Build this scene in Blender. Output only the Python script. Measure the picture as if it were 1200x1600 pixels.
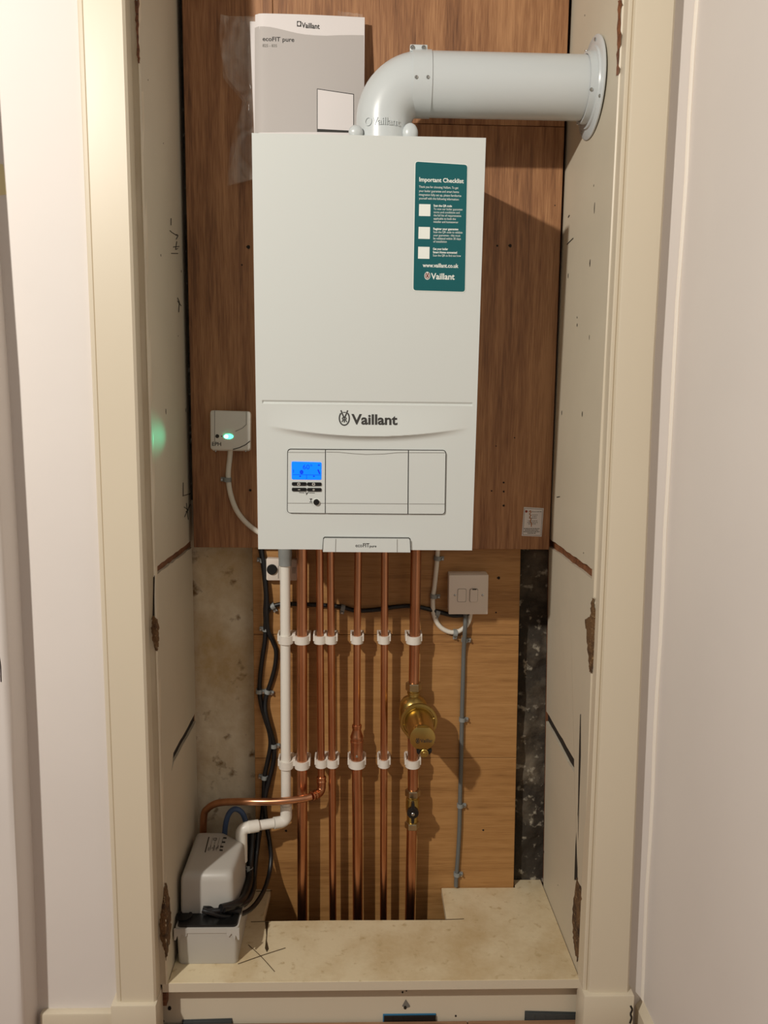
import bpy, bmesh, math, random
from mathutils import Vector, Matrix, noise
random.seed(7)
for _o in list(bpy.data.objects):
    bpy.data.objects.remove(_o)
SC = bpy.context.scene
COL = SC.collection

# ------------------------------------------------------------------ camera
FPX, CZ = 1300.0, 1.246
PITCH, YAW, ROLL = math.radians(8.5), math.radians(1.76), 0.012
_f = Vector((math.sin(YAW) * math.cos(PITCH), math.cos(YAW) * math.cos(PITCH), -math.sin(PITCH)))
_r = Vector((math.cos(YAW), -math.sin(YAW), 0))
_u = _r.cross(_f)
_R = _r * math.cos(ROLL) + _u * math.sin(ROLL)
_U = -_r * math.sin(ROLL) + _u * math.cos(ROLL)
CAM = Vector((0, 0, CZ))
cd = bpy.data.cameras.new('camera')
cd.sensor_fit = 'HORIZONTAL'
cd.sensor_width = 36.0
cd.lens = 36.0 * FPX / 1200.0
cd.clip_start = 0.02
co = bpy.data.objects.new('camera', cd)
COL.objects.link(co)
m = Matrix((_R, _U, -_f)).transposed().to_4x4()
m.translation = CAM
co.matrix_world = m
SC.camera = co

# ------------------------------------------------------------------ world, lamp, exposure
w = bpy.data.worlds.new('room_light')
SC.world = w
w.use_nodes = True
w.node_tree.nodes['Background'].inputs[0].default_value = (1.0, 0.945, 0.87, 1)
w.node_tree.nodes['Background'].inputs[1].default_value = 0.19
ld = bpy.data.lights.new('hall_ceiling_lamp', 'POINT')
ld.energy = 176.0
ld.color = (1.0, 0.945, 0.86)
ld.shadow_soft_size = 0.035
lo = bpy.data.objects.new('hall_ceiling_lamp', ld)
lo.location = (-1.25, -0.30, 2.31)
COL.objects.link(lo)
vs = SC.view_settings
vs.view_transform = 'Standard'
vs.look = 'None'
vs.exposure = 0.07
vs.gamma = 1.0
vs.use_curve_mapping = False


# ------------------------------------------------------------------ photo geometry -> room coordinates
def ray(x, y):
    return _f + _R * ((x - 600) / FPX) + _U * ((800 - y) / FPX)


def PY(x, y, Y):
    d = ray(x, y)
    return CAM + d * (Y / d.y)


def PX(x, y, X):
    d = ray(x, y)
    return CAM + d * (X / d.x)


def PZ(x, y, Z):
    d = ray(x, y)
    return CAM + d * ((Z - CZ) / d.z)


class Face:
    """a flat face of a thing: point + outward normal"""
    def __init__(s, p, n):
        s.p, s.n = Vector(p), Vector(n).normalized()

    def at(s, x, y, off=0.0):
        d = ray(x, y)
        t = (s.p - CAM).dot(s.n) / d.dot(s.n)
        return CAM + d * t + s.n * off


# ------------------------------------------------------------------ materials
def _mat(name):
    m = bpy.data.materials.new(name)
    m.use_nodes = True
    nt = m.node_tree
    return m, nt, nt.nodes['Principled BSDF']


def srgb(r, g, b):
    f = lambda c: (c / 255 / 12.92) if c / 255 <= 0.04045 else ((c / 255 + 0.055) / 1.055) ** 2.4
    return (f(r), f(g), f(b), 1.0)


def plain(name, col, rough=0.5, metal=0.0, spec=0.5, var=0.0, vscale=8.0, bump=0.0, bscale=60.0, coat=0.0, emit=None, estr=0.0, stretch=None, dark=None):
    m, nt, b = _mat(name)
    b.inputs['Base Color'].default_value = col
    b.inputs['Roughness'].default_value = rough
    b.inputs['Metallic'].default_value = metal
    b.inputs['Specular IOR Level'].default_value = spec
    b.inputs['Coat Weight'].default_value = coat
    if emit:
        b.inputs['Emission Color'].default_value = emit
        b.inputs['Emission Strength'].default_value = estr
    if var or bump:
        tc = nt.nodes.new('ShaderNodeTexCoord')
        mp = nt.nodes.new('ShaderNodeMapping')
        if stretch:
            mp.inputs['Scale'].default_value = stretch
        nt.links.new(tc.outputs['Object'], mp.inputs[0])
    if var:
        n = nt.nodes.new('ShaderNodeTexNoise')
        n.inputs['Scale'].default_value = vscale
        n.inputs['Detail'].default_value = 6
        nt.links.new(mp.outputs[0], n.inputs['Vector'])
        r = nt.nodes.new('ShaderNodeValToRGB')
        r.color_ramp.elements[0].position = 0.32
        r.color_ramp.elements[1].position = 0.68
        d = dark if dark else tuple(c * (1 - var) for c in col[:3]) + (1,)
        r.color_ramp.elements[0].color = d
        r.color_ramp.elements[1].color = col
        nt.links.new(n.outputs['Fac'], r.inputs[0])
        nt.links.new(r.outputs[0], b.inputs['Base Color'])
    if bump:
        n2 = nt.nodes.new('ShaderNodeTexNoise')
        n2.inputs['Scale'].default_value = bscale
        n2.inputs['Detail'].default_value = 5
        nt.links.new(mp.outputs[0], n2.inputs['Vector'])
        bp = nt.nodes.new('ShaderNodeBump')
        bp.inputs['Strength'].default_value = bump
        bp.inputs['Distance'].default_value = 0.004
        nt.links.new(n2.outputs['Fac'], bp.inputs['Height'])
        nt.links.new(bp.outputs[0], b.inputs['Normal'])
    return m


def wood(name, dark, mid, light, axis='Z', rough=0.55, big=3.0, fig=0.6):
    """veneer: long drawn-out grain, wavy figure and fine pores"""
    m, nt, b = _mat(name)
    N, L = nt.nodes.new, nt.links.new
    tc = N('ShaderNodeTexCoord')

    def mp(long, across):
        q = N('ShaderNodeMapping')
        q.inputs['Scale'].default_value = {'Z': (across, across, long), 'X': (long, across, across)}[axis]
        L(tc.outputs['Object'], q.inputs[0])
        return q
    def nz(q, scale, detail, dist=0.0):
        n = N('ShaderNodeTexNoise')
        n.inputs['Scale'].default_value = scale
        n.inputs['Detail'].default_value = detail
        n.inputs['Distortion'].default_value = dist
        L(q.outputs[0], n.inputs['Vector'])
        return n
    a = nz(mp(0.5, 3.0), big, 3, fig)
    f = nz(mp(1.2, 26.0), 3.0, 5, 0.3)
    p = nz(mp(14.0, 260.0), 1.6, 3)
    def mix(x, y, fac):
        k = N('ShaderNodeMix')
        k.data_type = 'FLOAT'
        k.inputs['Factor'].default_value = fac
        L(x, k.inputs['A'])
        L(y, k.inputs['B'])
        return k.outputs['Result']
    v = mix(mix(a.outputs['Fac'], f.outputs['Fac'], 0.5), p.outputs['Fac'], 0.28)
    r = N('ShaderNodeValToRGB')
    e = r.color_ramp.elements
    e[0].position, e[0].color = 0.36, dark
    e[1].position, e[1].color = 0.62, light
    k = e.new(0.48)
    k.color = mid
    L(v, r.inputs[0])
    L(r.outputs[0], b.inputs['Base Color'])
    b.inputs['Roughness'].default_value = rough
    bp = N('ShaderNodeBump')
    bp.inputs['Strength'].default_value = 0.12
    bp.inputs['Distance'].default_value = 0.002
    L(p.outputs['Fac'], bp.inputs['Height'])
    L(bp.outputs[0], b.inputs['Normal'])
    return m


def stained(name, base, stain, spots, s1=5.0, lo=0.45, hi=0.62, rough=0.85, bump=0.6):
    """plaster / stone with blotches and small specks"""
    m, nt, b = _mat(name)
    N, L = nt.nodes.new, nt.links.new
    tc = N('ShaderNodeTexCoord')
    n1 = N('ShaderNodeTexNoise')
    n1.inputs['Scale'].default_value = s1
    n1.inputs['Detail'].default_value = 8
    n1.inputs['Roughness'].default_value = 0.65
    L(tc.outputs['Object'], n1.inputs['Vector'])
    r1 = N('ShaderNodeValToRGB')
    r1.color_ramp.elements[0].position, r1.color_ramp.elements[0].color = lo, base
    r1.color_ramp.elements[1].position, r1.color_ramp.elements[1].color = hi, stain
    L(n1.outputs['Fac'], r1.inputs[0])
    n2 = N('ShaderNodeTexNoise')
    n2.inputs['Scale'].default_value = s1 * 7
    n2.inputs['Detail'].default_value = 6
    L(tc.outputs['Object'], n2.inputs['Vector'])
    r2 = N('ShaderNodeValToRGB')
    r2.color_ramp.elements[0].position, r2.color_ramp.elements[0].color = 0.60, (0, 0, 0, 1)
    r2.color_ramp.elements[1].position, r2.color_ramp.elements[1].color = 0.72, (1, 1, 1, 1)
    L(n2.outputs['Fac'], r2.inputs[0])
    mx = N('ShaderNodeMix')
    mx.data_type = 'RGBA'
    L(r2.outputs[0], mx.inputs['Factor'])
    L(r1.outputs[0], mx.inputs['A'])
    mx.inputs['B'].default_value = spots
    L(mx.outputs['Result'], b.inputs['Base Color'])
    b.inputs['Roughness'].default_value = rough
    bp = N('ShaderNodeBump')
    bp.inputs['Strength'].default_value = bump
    bp.inputs['Distance'].default_value = 0.004
    L(n2.outputs['Fac'], bp.inputs['Height'])
    L(bp.outputs[0], b.inputs['Normal'])
    return m


M = {}
M['wall'] = plain('wall_paint', srgb(224, 217, 211), 0.6, var=0.04, vscale=3, bump=0.05, bscale=40)
M['gloss'] = plain('cream_gloss_paint', srgb(216, 204, 181), 0.38, var=0.05, vscale=4, bump=0.04, bscale=25, stretch=(1, 1, .3))
M['panel'] = plain('panel_paint', srgb(206, 196, 175), 0.5, var=0.06, vscale=5, bump=0.05, bscale=20)
M['caulk'] = plain('caulk', srgb(238, 230, 218), 0.45)
M['batten'] = wood('bare_batten', srgb(70, 40, 24), srgb(122, 76, 48), srgb(150, 100, 66), 'X')
M['ply'] = wood('upper_veneer', srgb(104, 66, 40), srgb(148, 102, 66), srgb(182, 134, 92), 'Z')
M['plylow'] = wood('lower_veneer', srgb(136, 94, 50), srgb(168, 122, 70), srgb(186, 140, 86), 'X', big=2.0)
M['rot'] = stained('rotten_wood', srgb(112, 82, 50), srgb(56, 36, 20), srgb(168, 142, 106), 26, bump=1.0)
M['crack'] = plain('crack_dark', srgb(36, 28, 20), 0.9)
M['plaster'] = stained('old_plaster', srgb(224, 213, 188), srgb(186, 158, 110), srgb(122, 94, 58), 4.2, 0.46, 0.70)
M['masonry'] = stained('dark_masonry', srgb(54, 47, 38), srgb(126, 114, 96), srgb(178, 170, 152), 7.0, 0.45, 0.72, bump=1.0)  # dark brown base with paler blotches and specks
M['stone'] = stained('shelf_paint', srgb(220, 204, 170), srgb(196, 172, 130), srgb(190, 168, 128), 7.5, 0.42, 0.70, 0.6, 0.15)
M['laminate'] = wood('laminate', srgb(104, 74, 52), srgb(140, 104, 78), srgb(160, 124, 94), 'X')
M['boiler'] = plain('boiler_enamel', srgb(212, 216, 212), 0.28, coat=0.25)
M['pl_white'] = plain('white_plastic', srgb(226, 222, 212), 0.4)
M['pl_warm'] = plain('offwhite_plastic', srgb(226, 214, 202), 0.4)
M['pipewhite'] = plain('white_waste_pipe', srgb(234, 230, 220), 0.35)
M['clip'] = plain('pipe_clip_plastic', srgb(228, 222, 212), 0.45)
M['flue'] = plain('flue_enamel', srgb(202, 207, 207), 0.3, coat=0.2)
M['gap'] = plain('seam_dark', srgb(52, 50, 44), 0.8)
M['ink'] = plain('dark_ink', srgb(46, 44, 40), 0.6)
M['greyink'] = plain('grey_ink', srgb(120, 116, 108), 0.7)
M['black'] = plain('black_plastic', srgb(22, 21, 20), 0.35)
M['rubber'] = plain('black_cable', srgb(18, 18, 20), 0.4)
M['teal'] = plain('teal_print', srgb(2, 90, 94), 0.4)
M['stkwhite'] = plain('sticker_white', srgb(236, 240, 232), 0.4)
M['maroon'] = plain('emblem_red', srgb(120, 50, 44), 0.5)
M['lcd'] = plain('lcd_backlight', srgb(0, 70, 200), 0.3, emit=srgb(0, 118, 255), estr=1.15)
M['lcdink'] = plain('lcd_segment', srgb(0, 30, 120), 0.3, emit=srgb(0, 60, 235), estr=0.8)
M['led'] = plain('green_led', srgb(20, 200, 120), 0.3, emit=(0.05, 1.0, 0.45, 1), estr=6.0)
M['ledhot'] = plain('green_led_core', srgb(220, 255, 240), 0.3, emit=(0.7, 1.0, 0.9, 1), estr=4.0)
M['copper'] = plain('copper', srgb(220, 162, 124), 0.29, 1.0, var=0.5, vscale=9, stretch=(1.5, 1.5, .5), dark=srgb(172, 114, 80))
M['solder'] = plain('copper_fitting', srgb(206, 142, 104), 0.28, 1.0, var=0.35, vscale=40)
M['brass'] = plain('brass', srgb(196, 168, 98), 0.33, 1.0, var=0.2, vscale=14)
M['nickel'] = plain('nickel', srgb(196, 182, 150), 0.3, 1.0, var=0.2, vscale=30)
M['steel'] = plain('steel', srgb(190, 190, 186), 0.25, 1.0)
M['greycable'] = plain('grey_cable', srgb(104, 106, 104), 0.5)
M['greyplast'] = plain('grey_plastic', srgb(142, 146, 144), 0.5)
M['pumpgrey'] = plain('pump_grey', srgb(186, 182, 174), 0.42)
M['whitecable'] = plain('white_cable', srgb(226, 220, 206), 0.45)
M['bluehose'] = plain('blue_hose', srgb(70, 92, 128), 0.35)
M['paper'] = plain('paper', srgb(224, 218, 216), 0.6)
M['paperedge'] = plain('page_edges', srgb(206, 196, 190), 0.8, var=0.15, vscale=300, stretch=(40, 40, 1))
M['papergrey'] = plain('cover_grey', srgb(184, 178, 174), 0.6)
M['tape'] = plain('masking_tape', srgb(222, 208, 160), 0.6)
M['bluewedge'] = plain('blue_wedge', srgb(44, 110, 150), 0.45)
M['slate'] = plain('dark_wedge', srgb(62, 66, 66), 0.45)
M['straw'] = plain('straw', srgb(66, 50, 26), 0.7)
M['redink'] = plain('red_ink', srgb(140, 56, 40), 0.6)
M['orange'] = plain('orange_pen', srgb(176, 112, 60), 0.7)


def film():
    m, nt, b = _mat('clear_film')
    N, L = nt.nodes.new, nt.links.new
    out = nt.nodes['Material Output']
    t = N('ShaderNodeBsdfTransparent')
    b.inputs['Base Color'].default_value = srgb(226, 214, 200)
    b.inputs['Roughness'].default_value = 0.12
    b.inputs['Specular IOR Level'].default_value = 0.8
    tc = N('ShaderNodeTexCoord')
    n = N('ShaderNodeTexNoise')
    n.inputs['Scale'].default_value = 14
    n.inputs['Detail'].default_value = 5
    n.inputs['Distortion'].default_value = 1.5
    L(tc.outputs['Object'], n.inputs['Vector'])
    r = N('ShaderNodeValToRGB')
    r.color_ramp.elements[0].position, r.color_ramp.elements[0].color = 0.35, (0.05, 0.05, 0.05, 1)
    r.color_ramp.elements[1].position, r.color_ramp.elements[1].color = 0.75, (0.32, 0.32, 0.32, 1)
    L(n.outputs['Fac'], r.inputs[0])
    mx = N('ShaderNodeMixShader')
    L(r.outputs[0], mx.inputs[0])
    L(t.outputs[0], mx.inputs[1])
    L(b.outputs[0], mx.inputs[2])
    L(mx.outputs[0], out.inputs[0])
    return m


M['film'] = film()

# ------------------------------------------------------------------ building helpers
ORG = {}


def thing(name, loc, label, cat, group=None):
    o = bpy.data.objects.new(name, None)
    o.empty_display_size = 0.03
    COL.objects.link(o)
    o.location = loc
    ORG[o.name] = Vector(loc)
    tag(o, label, cat, group)
    return o


def tag(o, label, cat, group=None):
    o['label'] = label
    o['category'] = cat
    if group:
        o['group'] = group
    return o


def struct(o):
    o['kind'] = 'structure'
    return o


class MB:
    def __init__(s):
        s.v, s.f = [], []

    def add(s, vs, fs):
        k = len(s.v)
        s.v += [Vector(q) for q in vs]
        s.f += [tuple(i + k for i in q) for q in fs]
        return s

    def box(s, x0, x1, y0, y1, z0, z1):
        return s.add([(x0, y0, z0), (x1, y0, z0), (x1, y1, z0), (x0, y1, z0), (x0, y0, z1), (x1, y0, z1), (x1, y1, z1), (x0, y1, z1)],
                     [(0, 3, 2, 1), (4, 5, 6, 7), (0, 1, 5, 4), (1, 2, 6, 5), (2, 3, 7, 6), (3, 0, 4, 7)])

    def prism(s, pts, vec):
        n = len(pts)
        vec = Vector(vec)
        a = [Vector(p) for p in pts]
        s.add(a + [p + vec for p in a], [tuple(range(n))[::-1], tuple(range(n, 2 * n))] + [(i, (i + 1) % n, (i + 1) % n + n, i + n) for i in range(n)])
        return s

    def poly(s, pts):
        return s.add(pts, [tuple(range(len(pts)))])

    def loft(s, rings, caps=True, closed=True):
        n = len(rings[0])
        k = len(s.v)
        for r in rings:
            s.v += [Vector(p) for p in r]
        for j in range(len(rings) - 1):
            for i in range(n if closed else n - 1):
                a, b = k + j * n + i, k + j * n + (i + 1) % n
                s.f.append((a, b, b + n, a + n))
        if caps and closed:
            s.f.append(tuple(k + i for i in range(n))[::-1])
            s.f.append(tuple(k + (len(rings) - 1) * n + i for i in range(n)))
        return s

    def tube(s, path, r, n=14, caps=True):
        P = [Vector(p) for p in path]
        rr = r if isinstance(r, (list, tuple)) else [r] * len(P)
        T = []
        for i in range(len(P)):
            a = P[max(i - 1, 0)]
            b = P[min(i + 1, len(P) - 1)]
            T.append((b - a).normalized())
        ref = Vector((0, 0, 1)) if abs(T[0].z) < 0.9 else Vector((0, 1, 0))
        x = T[0].cross(ref).normalized()
        rings = []
        for i, p in enumerate(P):
            x = (x - T[i] * x.dot(T[i])).normalized()
            y = T[i].cross(x)
            rings.append([p + (x * math.cos(q) + y * math.sin(q)) * rr[i] for q in [2 * math.pi * k / n for k in range(n)]])
        return s.loft(rings, caps)

    def lathe(s, prof, org, axis, n=28, caps=True):
        """prof: (distance along axis, radius)"""
        ax = Vector(axis).normalized()
        org = Vector(org)
        return s._lathe(prof, org, ax, n, caps)

    def _lathe(s, prof, org, ax, n, caps):
        ref = Vector((0, 0, 1)) if abs(ax.z) < 0.9 else Vector((0, 1, 0))
        x = ax.cross(ref).normalized()
        y = ax.cross(x)
        rings = [[org + ax * h + (x * math.cos(q) + y * math.sin(q)) * r for q in [2 * math.pi * k / n for k in range(n)]] for h, r in prof]
        return s.loft(rings, caps)

    def ribbon(s, face, pts, wpx, off=0.0004):
        """flat stroke on a face, px coordinates"""
        for (x0, y0), (x1, y1) in zip(pts[:-1], pts[1:]):
            L = math.hypot(x1 - x0, y1 - y0) or 1
            nx, ny = -(y1 - y0) / L * wpx / 2, (x1 - x0) / L * wpx / 2
            s.poly([face.at(x0 + nx, y0 + ny, off), face.at(x1 + nx, y1 + ny, off), face.at(x1 - nx, y1 - ny, off), face.at(x0 - nx, y0 - ny, off)])
        return s

    def mesh(s, name, org=(0, 0, 0), bevel=0.0, smooth=30, seg=2, recalc=True):
        org = Vector(org)
        me = bpy.data.meshes.new(name)
        bm = bmesh.new()
        vs_ = [bm.verts.new(p - org) for p in s.v]
        for q in s.f:
            try:
                bm.faces.new([vs_[i] for i in q])
            except ValueError:
                pass
        if recalc:
            bmesh.ops.recalc_face_normals(bm, faces=bm.faces)
        if bevel:
            es = [e for e in bm.edges if len(e.link_faces) == 2 and e.calc_face_angle(0) > 0.5]
            bmesh.ops.bevel(bm, geom=es, offset=bevel, segments=seg, profile=0.5, affect='EDGES', clamp_overlap=True)
        bm.to_mesh(me)
        bm.free()
        if smooth:
            me.polygons.foreach_set('use_smooth', [True] * len(me.polygons))
            me.set_sharp_from_angle(angle=math.radians(smooth))
        return me

    def build(s, name, mat, parent=None, org=None, **k):
        if parent is not None:
            o_ = ORG[parent.name]
        elif org is not None:
            o_ = Vector(org)
        else:
            lo_ = Vector([min(p[i] for p in s.v) for i in range(3)])
            hi_ = Vector([max(p[i] for p in s.v) for i in range(3)])
            o_ = Vector(((lo_.x + hi_.x) / 2, (lo_.y + hi_.y) / 2, lo_.z))
        me = s.mesh(name, o_, **k)
        me.materials.append(M[mat])
        o = bpy.data.objects.new(name, me)
        COL.objects.link(o)
        ORG[o.name] = o_
        if parent is not None:
            o.parent = parent
        else:
            o.location = o_
        return o


def inst(name, me, loc, parent, rot=None):
    """another copy of a shared mesh, placed in the room, as a part of parent"""
    o = bpy.data.objects.new(name, me)
    COL.objects.link(o)
    mm = (rot.to_4x4() if rot else Matrix.Identity(4))
    mm.translation = Vector(loc) - (ORG[parent.name] if parent else Vector())
    o.matrix_basis = mm
    if parent:
        o.parent = parent
    return o


def frame(z, hint=(0, 0, 1)):
    """rotation whose local z is the direction given, local y near hint"""
    z = Vector(z).normalized()
    x = Vector(hint).cross(z).normalized()
    return Matrix((x, z.cross(x), z)).transposed()


def spline(pts, n=6):
    """Catmull-Rom through the points"""
    P = [Vector(p) for p in pts]
    Q = [P[0] * 2 - P[1]] + P + [P[-1] * 2 - P[-2]]
    out = []
    for i in range(1, len(Q) - 2):
        a, b, c, d = Q[i - 1:i + 3]
        for k in range(n):
            t = k / n
            out.append(0.5 * ((2 * b) + (c - a) * t + (2 * a - 5 * b + 4 * c - d) * t * t + (3 * b - a - 3 * c + d) * t ** 3))
    out.append(P[-1])
    return out


def bend(pts, r, n=8):
    """polyline with rounded corners"""
    P = [Vector(p) for p in pts]
    out = [P[0]]
    for i in range(1, len(P) - 1):
        a, b, c = P[i - 1:i + 2]
        u_, v_ = (a - b), (c - b)
        k = min(r, u_.length * 0.49, v_.length * 0.49)
        p, q = b + u_.normalized() * k, b + v_.normalized() * k
        for j in range(n + 1):
            t = j / n
            out.append(p * (1 - t) ** 2 + b * 2 * t * (1 - t) + q * t * t)
    out.append(P[-1])
    return out


_TC = {}


def glyphs(s, bold=0.0):
    key = (s, bold)
    if key not in _TC:
        cu = bpy.data.curves.new('t', 'FONT')
        cu.body = s
        cu.resolution_u = 3
        cu.offset = bold
        ob = bpy.data.objects.new('t', cu)
        me = bpy.data.meshes.new_from_object(ob)
        vs_ = [Vector(v.co) for v in me.vertices]
        fs_ = [tuple(p.vertices) for p in me.polygons]
        bpy.data.objects.remove(ob)
        bpy.data.meshes.remove(me)
        x0, x1 = min(v.x for v in vs_), max(v.x for v in vs_)
        _TC[key] = ([((v.x - x0) / (x1 - x0), v.y / 0.70) for v in vs_], fs_)
    return _TC[key]


def put_text(mb, s, face, a, b, hpx, off=0.0006, bold=0.0):
    """lettering whose baseline runs from px a to px b, capitals hpx high"""
    vs_, fs_ = glyphs(s, bold)
    p0, p1 = face.at(*a, off), face.at(*b, off)
    u_ = p1 - p0
    q = face.at((a[0] + b[0]) / 2, (a[1] + b[1]) / 2 - hpx, off) - face.at((a[0] + b[0]) / 2, (a[1] + b[1]) / 2, off)
    if isinstance(face, Face):
        mb.add([p0 + u_ * x + q * y for x, y in vs_], fs_)
    else:
        mb.add([face.at(a[0] + (b[0] - a[0]) * x, a[1] + (b[1] - a[1]) * x - hpx * y, off) for x, y in vs_], fs_)
    return mb


def text(s, face, a, b, hpx, mat, parent, off=0.0006, bold=0.0, name='lettering'):
    return put_text(MB(), s, face, a, b, hpx, off, bold).build(name, mat, parent, smooth=0, recalc=False)


def rrect(tl, tr, br, bl, rad, n=6):
    """rounded quad in px: corner list, radius in px"""
    out = []
    cs = [tl, tr, br, bl]
    for i in range(4):
        p = Vector(cs[i])
        a = (Vector(cs[i - 1]) - p).normalized() * rad
        b = (Vector(cs[(i + 1) % 4]) - p).normalized() * rad
        for k in range(n + 1):
            t = k / n
            q = p + a * (1 - t) ** 2 + b * t ** 2
            out.append((q.x, q.y))
    return out


def plate(face, pts, off0, off1):
    """solid plate on a face from a px outline"""
    mb = MB()
    a = [face.at(x, y, off0) for x, y in pts]
    return mb.prism(a, face.n * (off1 - off0))


def ellipse(cx, cy, rx, ry, n=28):
    return [(cx + rx * math.cos(2 * math.pi * k / n), cy + ry * math.sin(2 * math.pi * k / n)) for k in range(n)]


def emblem(face, cx, cy, rx, ry, mat, parent, wpx=1.6, off=0.0007):
    """hare-in-egg emblem: oval ring, two ears, small figure"""
    mb = MB()
    el = ellipse(cx, cy, rx, ry, 30)
    keep = [p for p in el if p[1] > cy - ry * 0.86]
    keep.sort(key=lambda p: math.atan2(-(p[0] - cx) / rx, (p[1] - cy) / ry))
    mb.ribbon(face, keep, wpx, off)
    for sgn in (-1, 1):
        mb.ribbon(face, [(cx + sgn * rx * .68, cy - ry * 1.15), (cx + sgn * rx * .45, cy - ry * .72), (cx + sgn * rx * .08, cy - ry * .12)], wpx, off)
        mb.ribbon(face, [(cx + sgn * rx * .12, cy - ry * .2), (cx + sgn * rx * .42, cy + ry * .02), (cx + sgn * rx * .22, cy + ry * .22), (cx + sgn * rx * .5, cy + ry * .55)], wpx * .8, off)
    mb.ribbon(face, [(cx, cy - ry * .2), (cx, cy + ry * .6)], wpx * .9, off)
    mb.ribbon(face, [(cx - rx * .3, cy - ry * .85), (cx + rx * .3, cy - ry * .85)], wpx * .6, off)
    return mb.build('emblem', mat, parent, smooth=0, recalc=False)


def shared(name, mb, mat, **k):
    me = mb.mesh(name, **k)
    me.materials.append(M[mat])
    return me


ME_HOLE = shared('nail_hole', MB().prism([(.0016 * (1 + .35 * math.sin(k * 2.1)) * math.cos(k * math.pi / 4), .0022 * math.sin(k * math.pi / 4), 0) for k in range(8)], (0, 0, .0003)), 'crack', smooth=0)
ME_SCREW = shared('screw', MB().lathe([(0, .0030), (.0012, .0030), (.0020, .0022), (.0022, .0010), (.0014, .0008)], (0, 0, 0), (0, 0, 1), 14), 'steel')

# ================================================================== THE SETTING
XL = -0.361          # left alcove side
ZTOP = 2.34


def XR(y, z):        # right alcove side leans a little
    t = min(max((1.0 - z) / 0.9, 0), 1)
    f_ = 0.4255 + 0.0145 * t
    b_ = 0.4120 + 0.0230 * t
    return f_ + (b_ - f_) * (y - 1.46) / 0.32


# ---- hall floor: laminate planks on a slab
fl = struct(MB().box(-2.2, 0.62, -1.3, 1.90, -0.14, -0.012).build('floor', 'slate'))
pk = None
for j in range(14):
    y1 = 1.4845 - j * 0.195
    for i in range(3):
        x0 = -2.2 + i * 0.94 - (0.31 * (j % 3)) + 0.545
        x0, x1 = max(x0, -2.2), min(x0 + 0.938, 0.562)
        if i == 0:
            x0 = -2.2
        if x1 - x0 > 0.03:
            MB().box(x0, x1, y1 - 0.1935, y1, -0.0118, 0.0).build('plank', 'laminate', fl, bevel=0.0008, seg=1)
# ---- ceiling
struct(MB().box(-.58, 0.70, 1.46, 1.95, ZTOP, ZTOP + .05).build('ceiling', 'wall'))

# ---- left hall wall (bright strip) with the nearer projecting pier at the edge of the picture
wl = struct(MB().loft([[(-0.62, 1.45, z), (-0.40, 1.45, z), (-0.40, 1.60, z), (-0.62, 1.60, z)] for z in (0, .045, .67, 1.29, ZTOP)]).build('wall_front_left', 'wall'))
YP = 1.3845
rings = []
for z, dx, dy in ((0, -.006, .0), (.05, -.006, 0), (.35, 0, .002), (.67, .003, 0), (1.0, .004, -.003), (1.29, .003, 0), (1.6, -.003, .003), (1.8, -.006, 0), (ZTOP, -.008, 0)):
    x = -0.6015 + dx
    rings.append([(-2.2, YP, z), (x - .012, YP + dy, z), (x - .003, YP + .004, z), (x, YP + .014, z), (x + .002, 1.452, z), (-2.2, 1.452, z)])
wp = struct(MB().loft(rings).build('wall_pier_left', 'wall', smooth=50))
FP = Face((0, YP, 0), (0, -1, 0))
for za, zb, dx in ((.74, 1.07, .0035), (.045, .075, -.006)):
    MB().tube([(-.6015 + dx - .0122 + .0006 * math.sin(k * 1.7), YP + .0002, za + (zb - za) * k / 12) for k in range(13)], .0011, 6).build('paint_crack', 'crack', wp)
# tape on the wall beside the pier
FWL = Face((0, 1.45, 0), (0, -1, 0))
tp = thing('masking_tape', FWL.at(3, 306), 'short strip of yellowed masking tape stuck at the far left wall edge', 'tape')
plate(FWL, [(-6, 255), (5, 257), (7, 270), (8, 284), (10, 304), (2, 305), (-6, 307)], .0001, .0005).build('tape_strip', 'tape', tp, smooth=0)

# ---- right hall wall: narrow return, then the wall running towards the camera
def xr3(x0, x1, x2, Y):
    return lambda z: PY(x1, 560, Y).x + (0 if z > 1.2 else (PY(x2, 1540, Y).x - PY(x1, 560, Y).x) * (1.3 - z) / 1.2)


xa = xr3(1060, 1030, 985, 1.45)
xb = xr3(1085, 1055, 1005, 1.45)
ZS = (0, .1, .5, .9, 1.3, 1.8, ZTOP)
struct(MB().loft([[(0.46, 1.45, z), (0.70, 1.45, z), (0.70, 1.60, z), (0.46, 1.60, z)] for z in ZS]).build('wall_front_right', 'wall'))
rings = []
for z in ZS:
    x = xb(z)
    rings.append([(x, 1.455, z), (x, 0.2, z), (x + .12, 0.2, z), (x + .12, 1.455, z)])
wr = struct(MB().loft(rings).build('wall_hall_right', 'wall'))
MB().tube([(xb(z) - .001 + .0012 * math.sin(z * 17), 1.4485, z) for z in [i * .1 for i in range(24)]], .0042, 8).build('caulk_bead', 'caulk', wr)

# ---- architraves (moulded) and their plinth blocks
def architrave(name, sections, bead=None):
    o = struct(MB().loft(sections).build(name, 'gloss', smooth=40))
    return o


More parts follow.
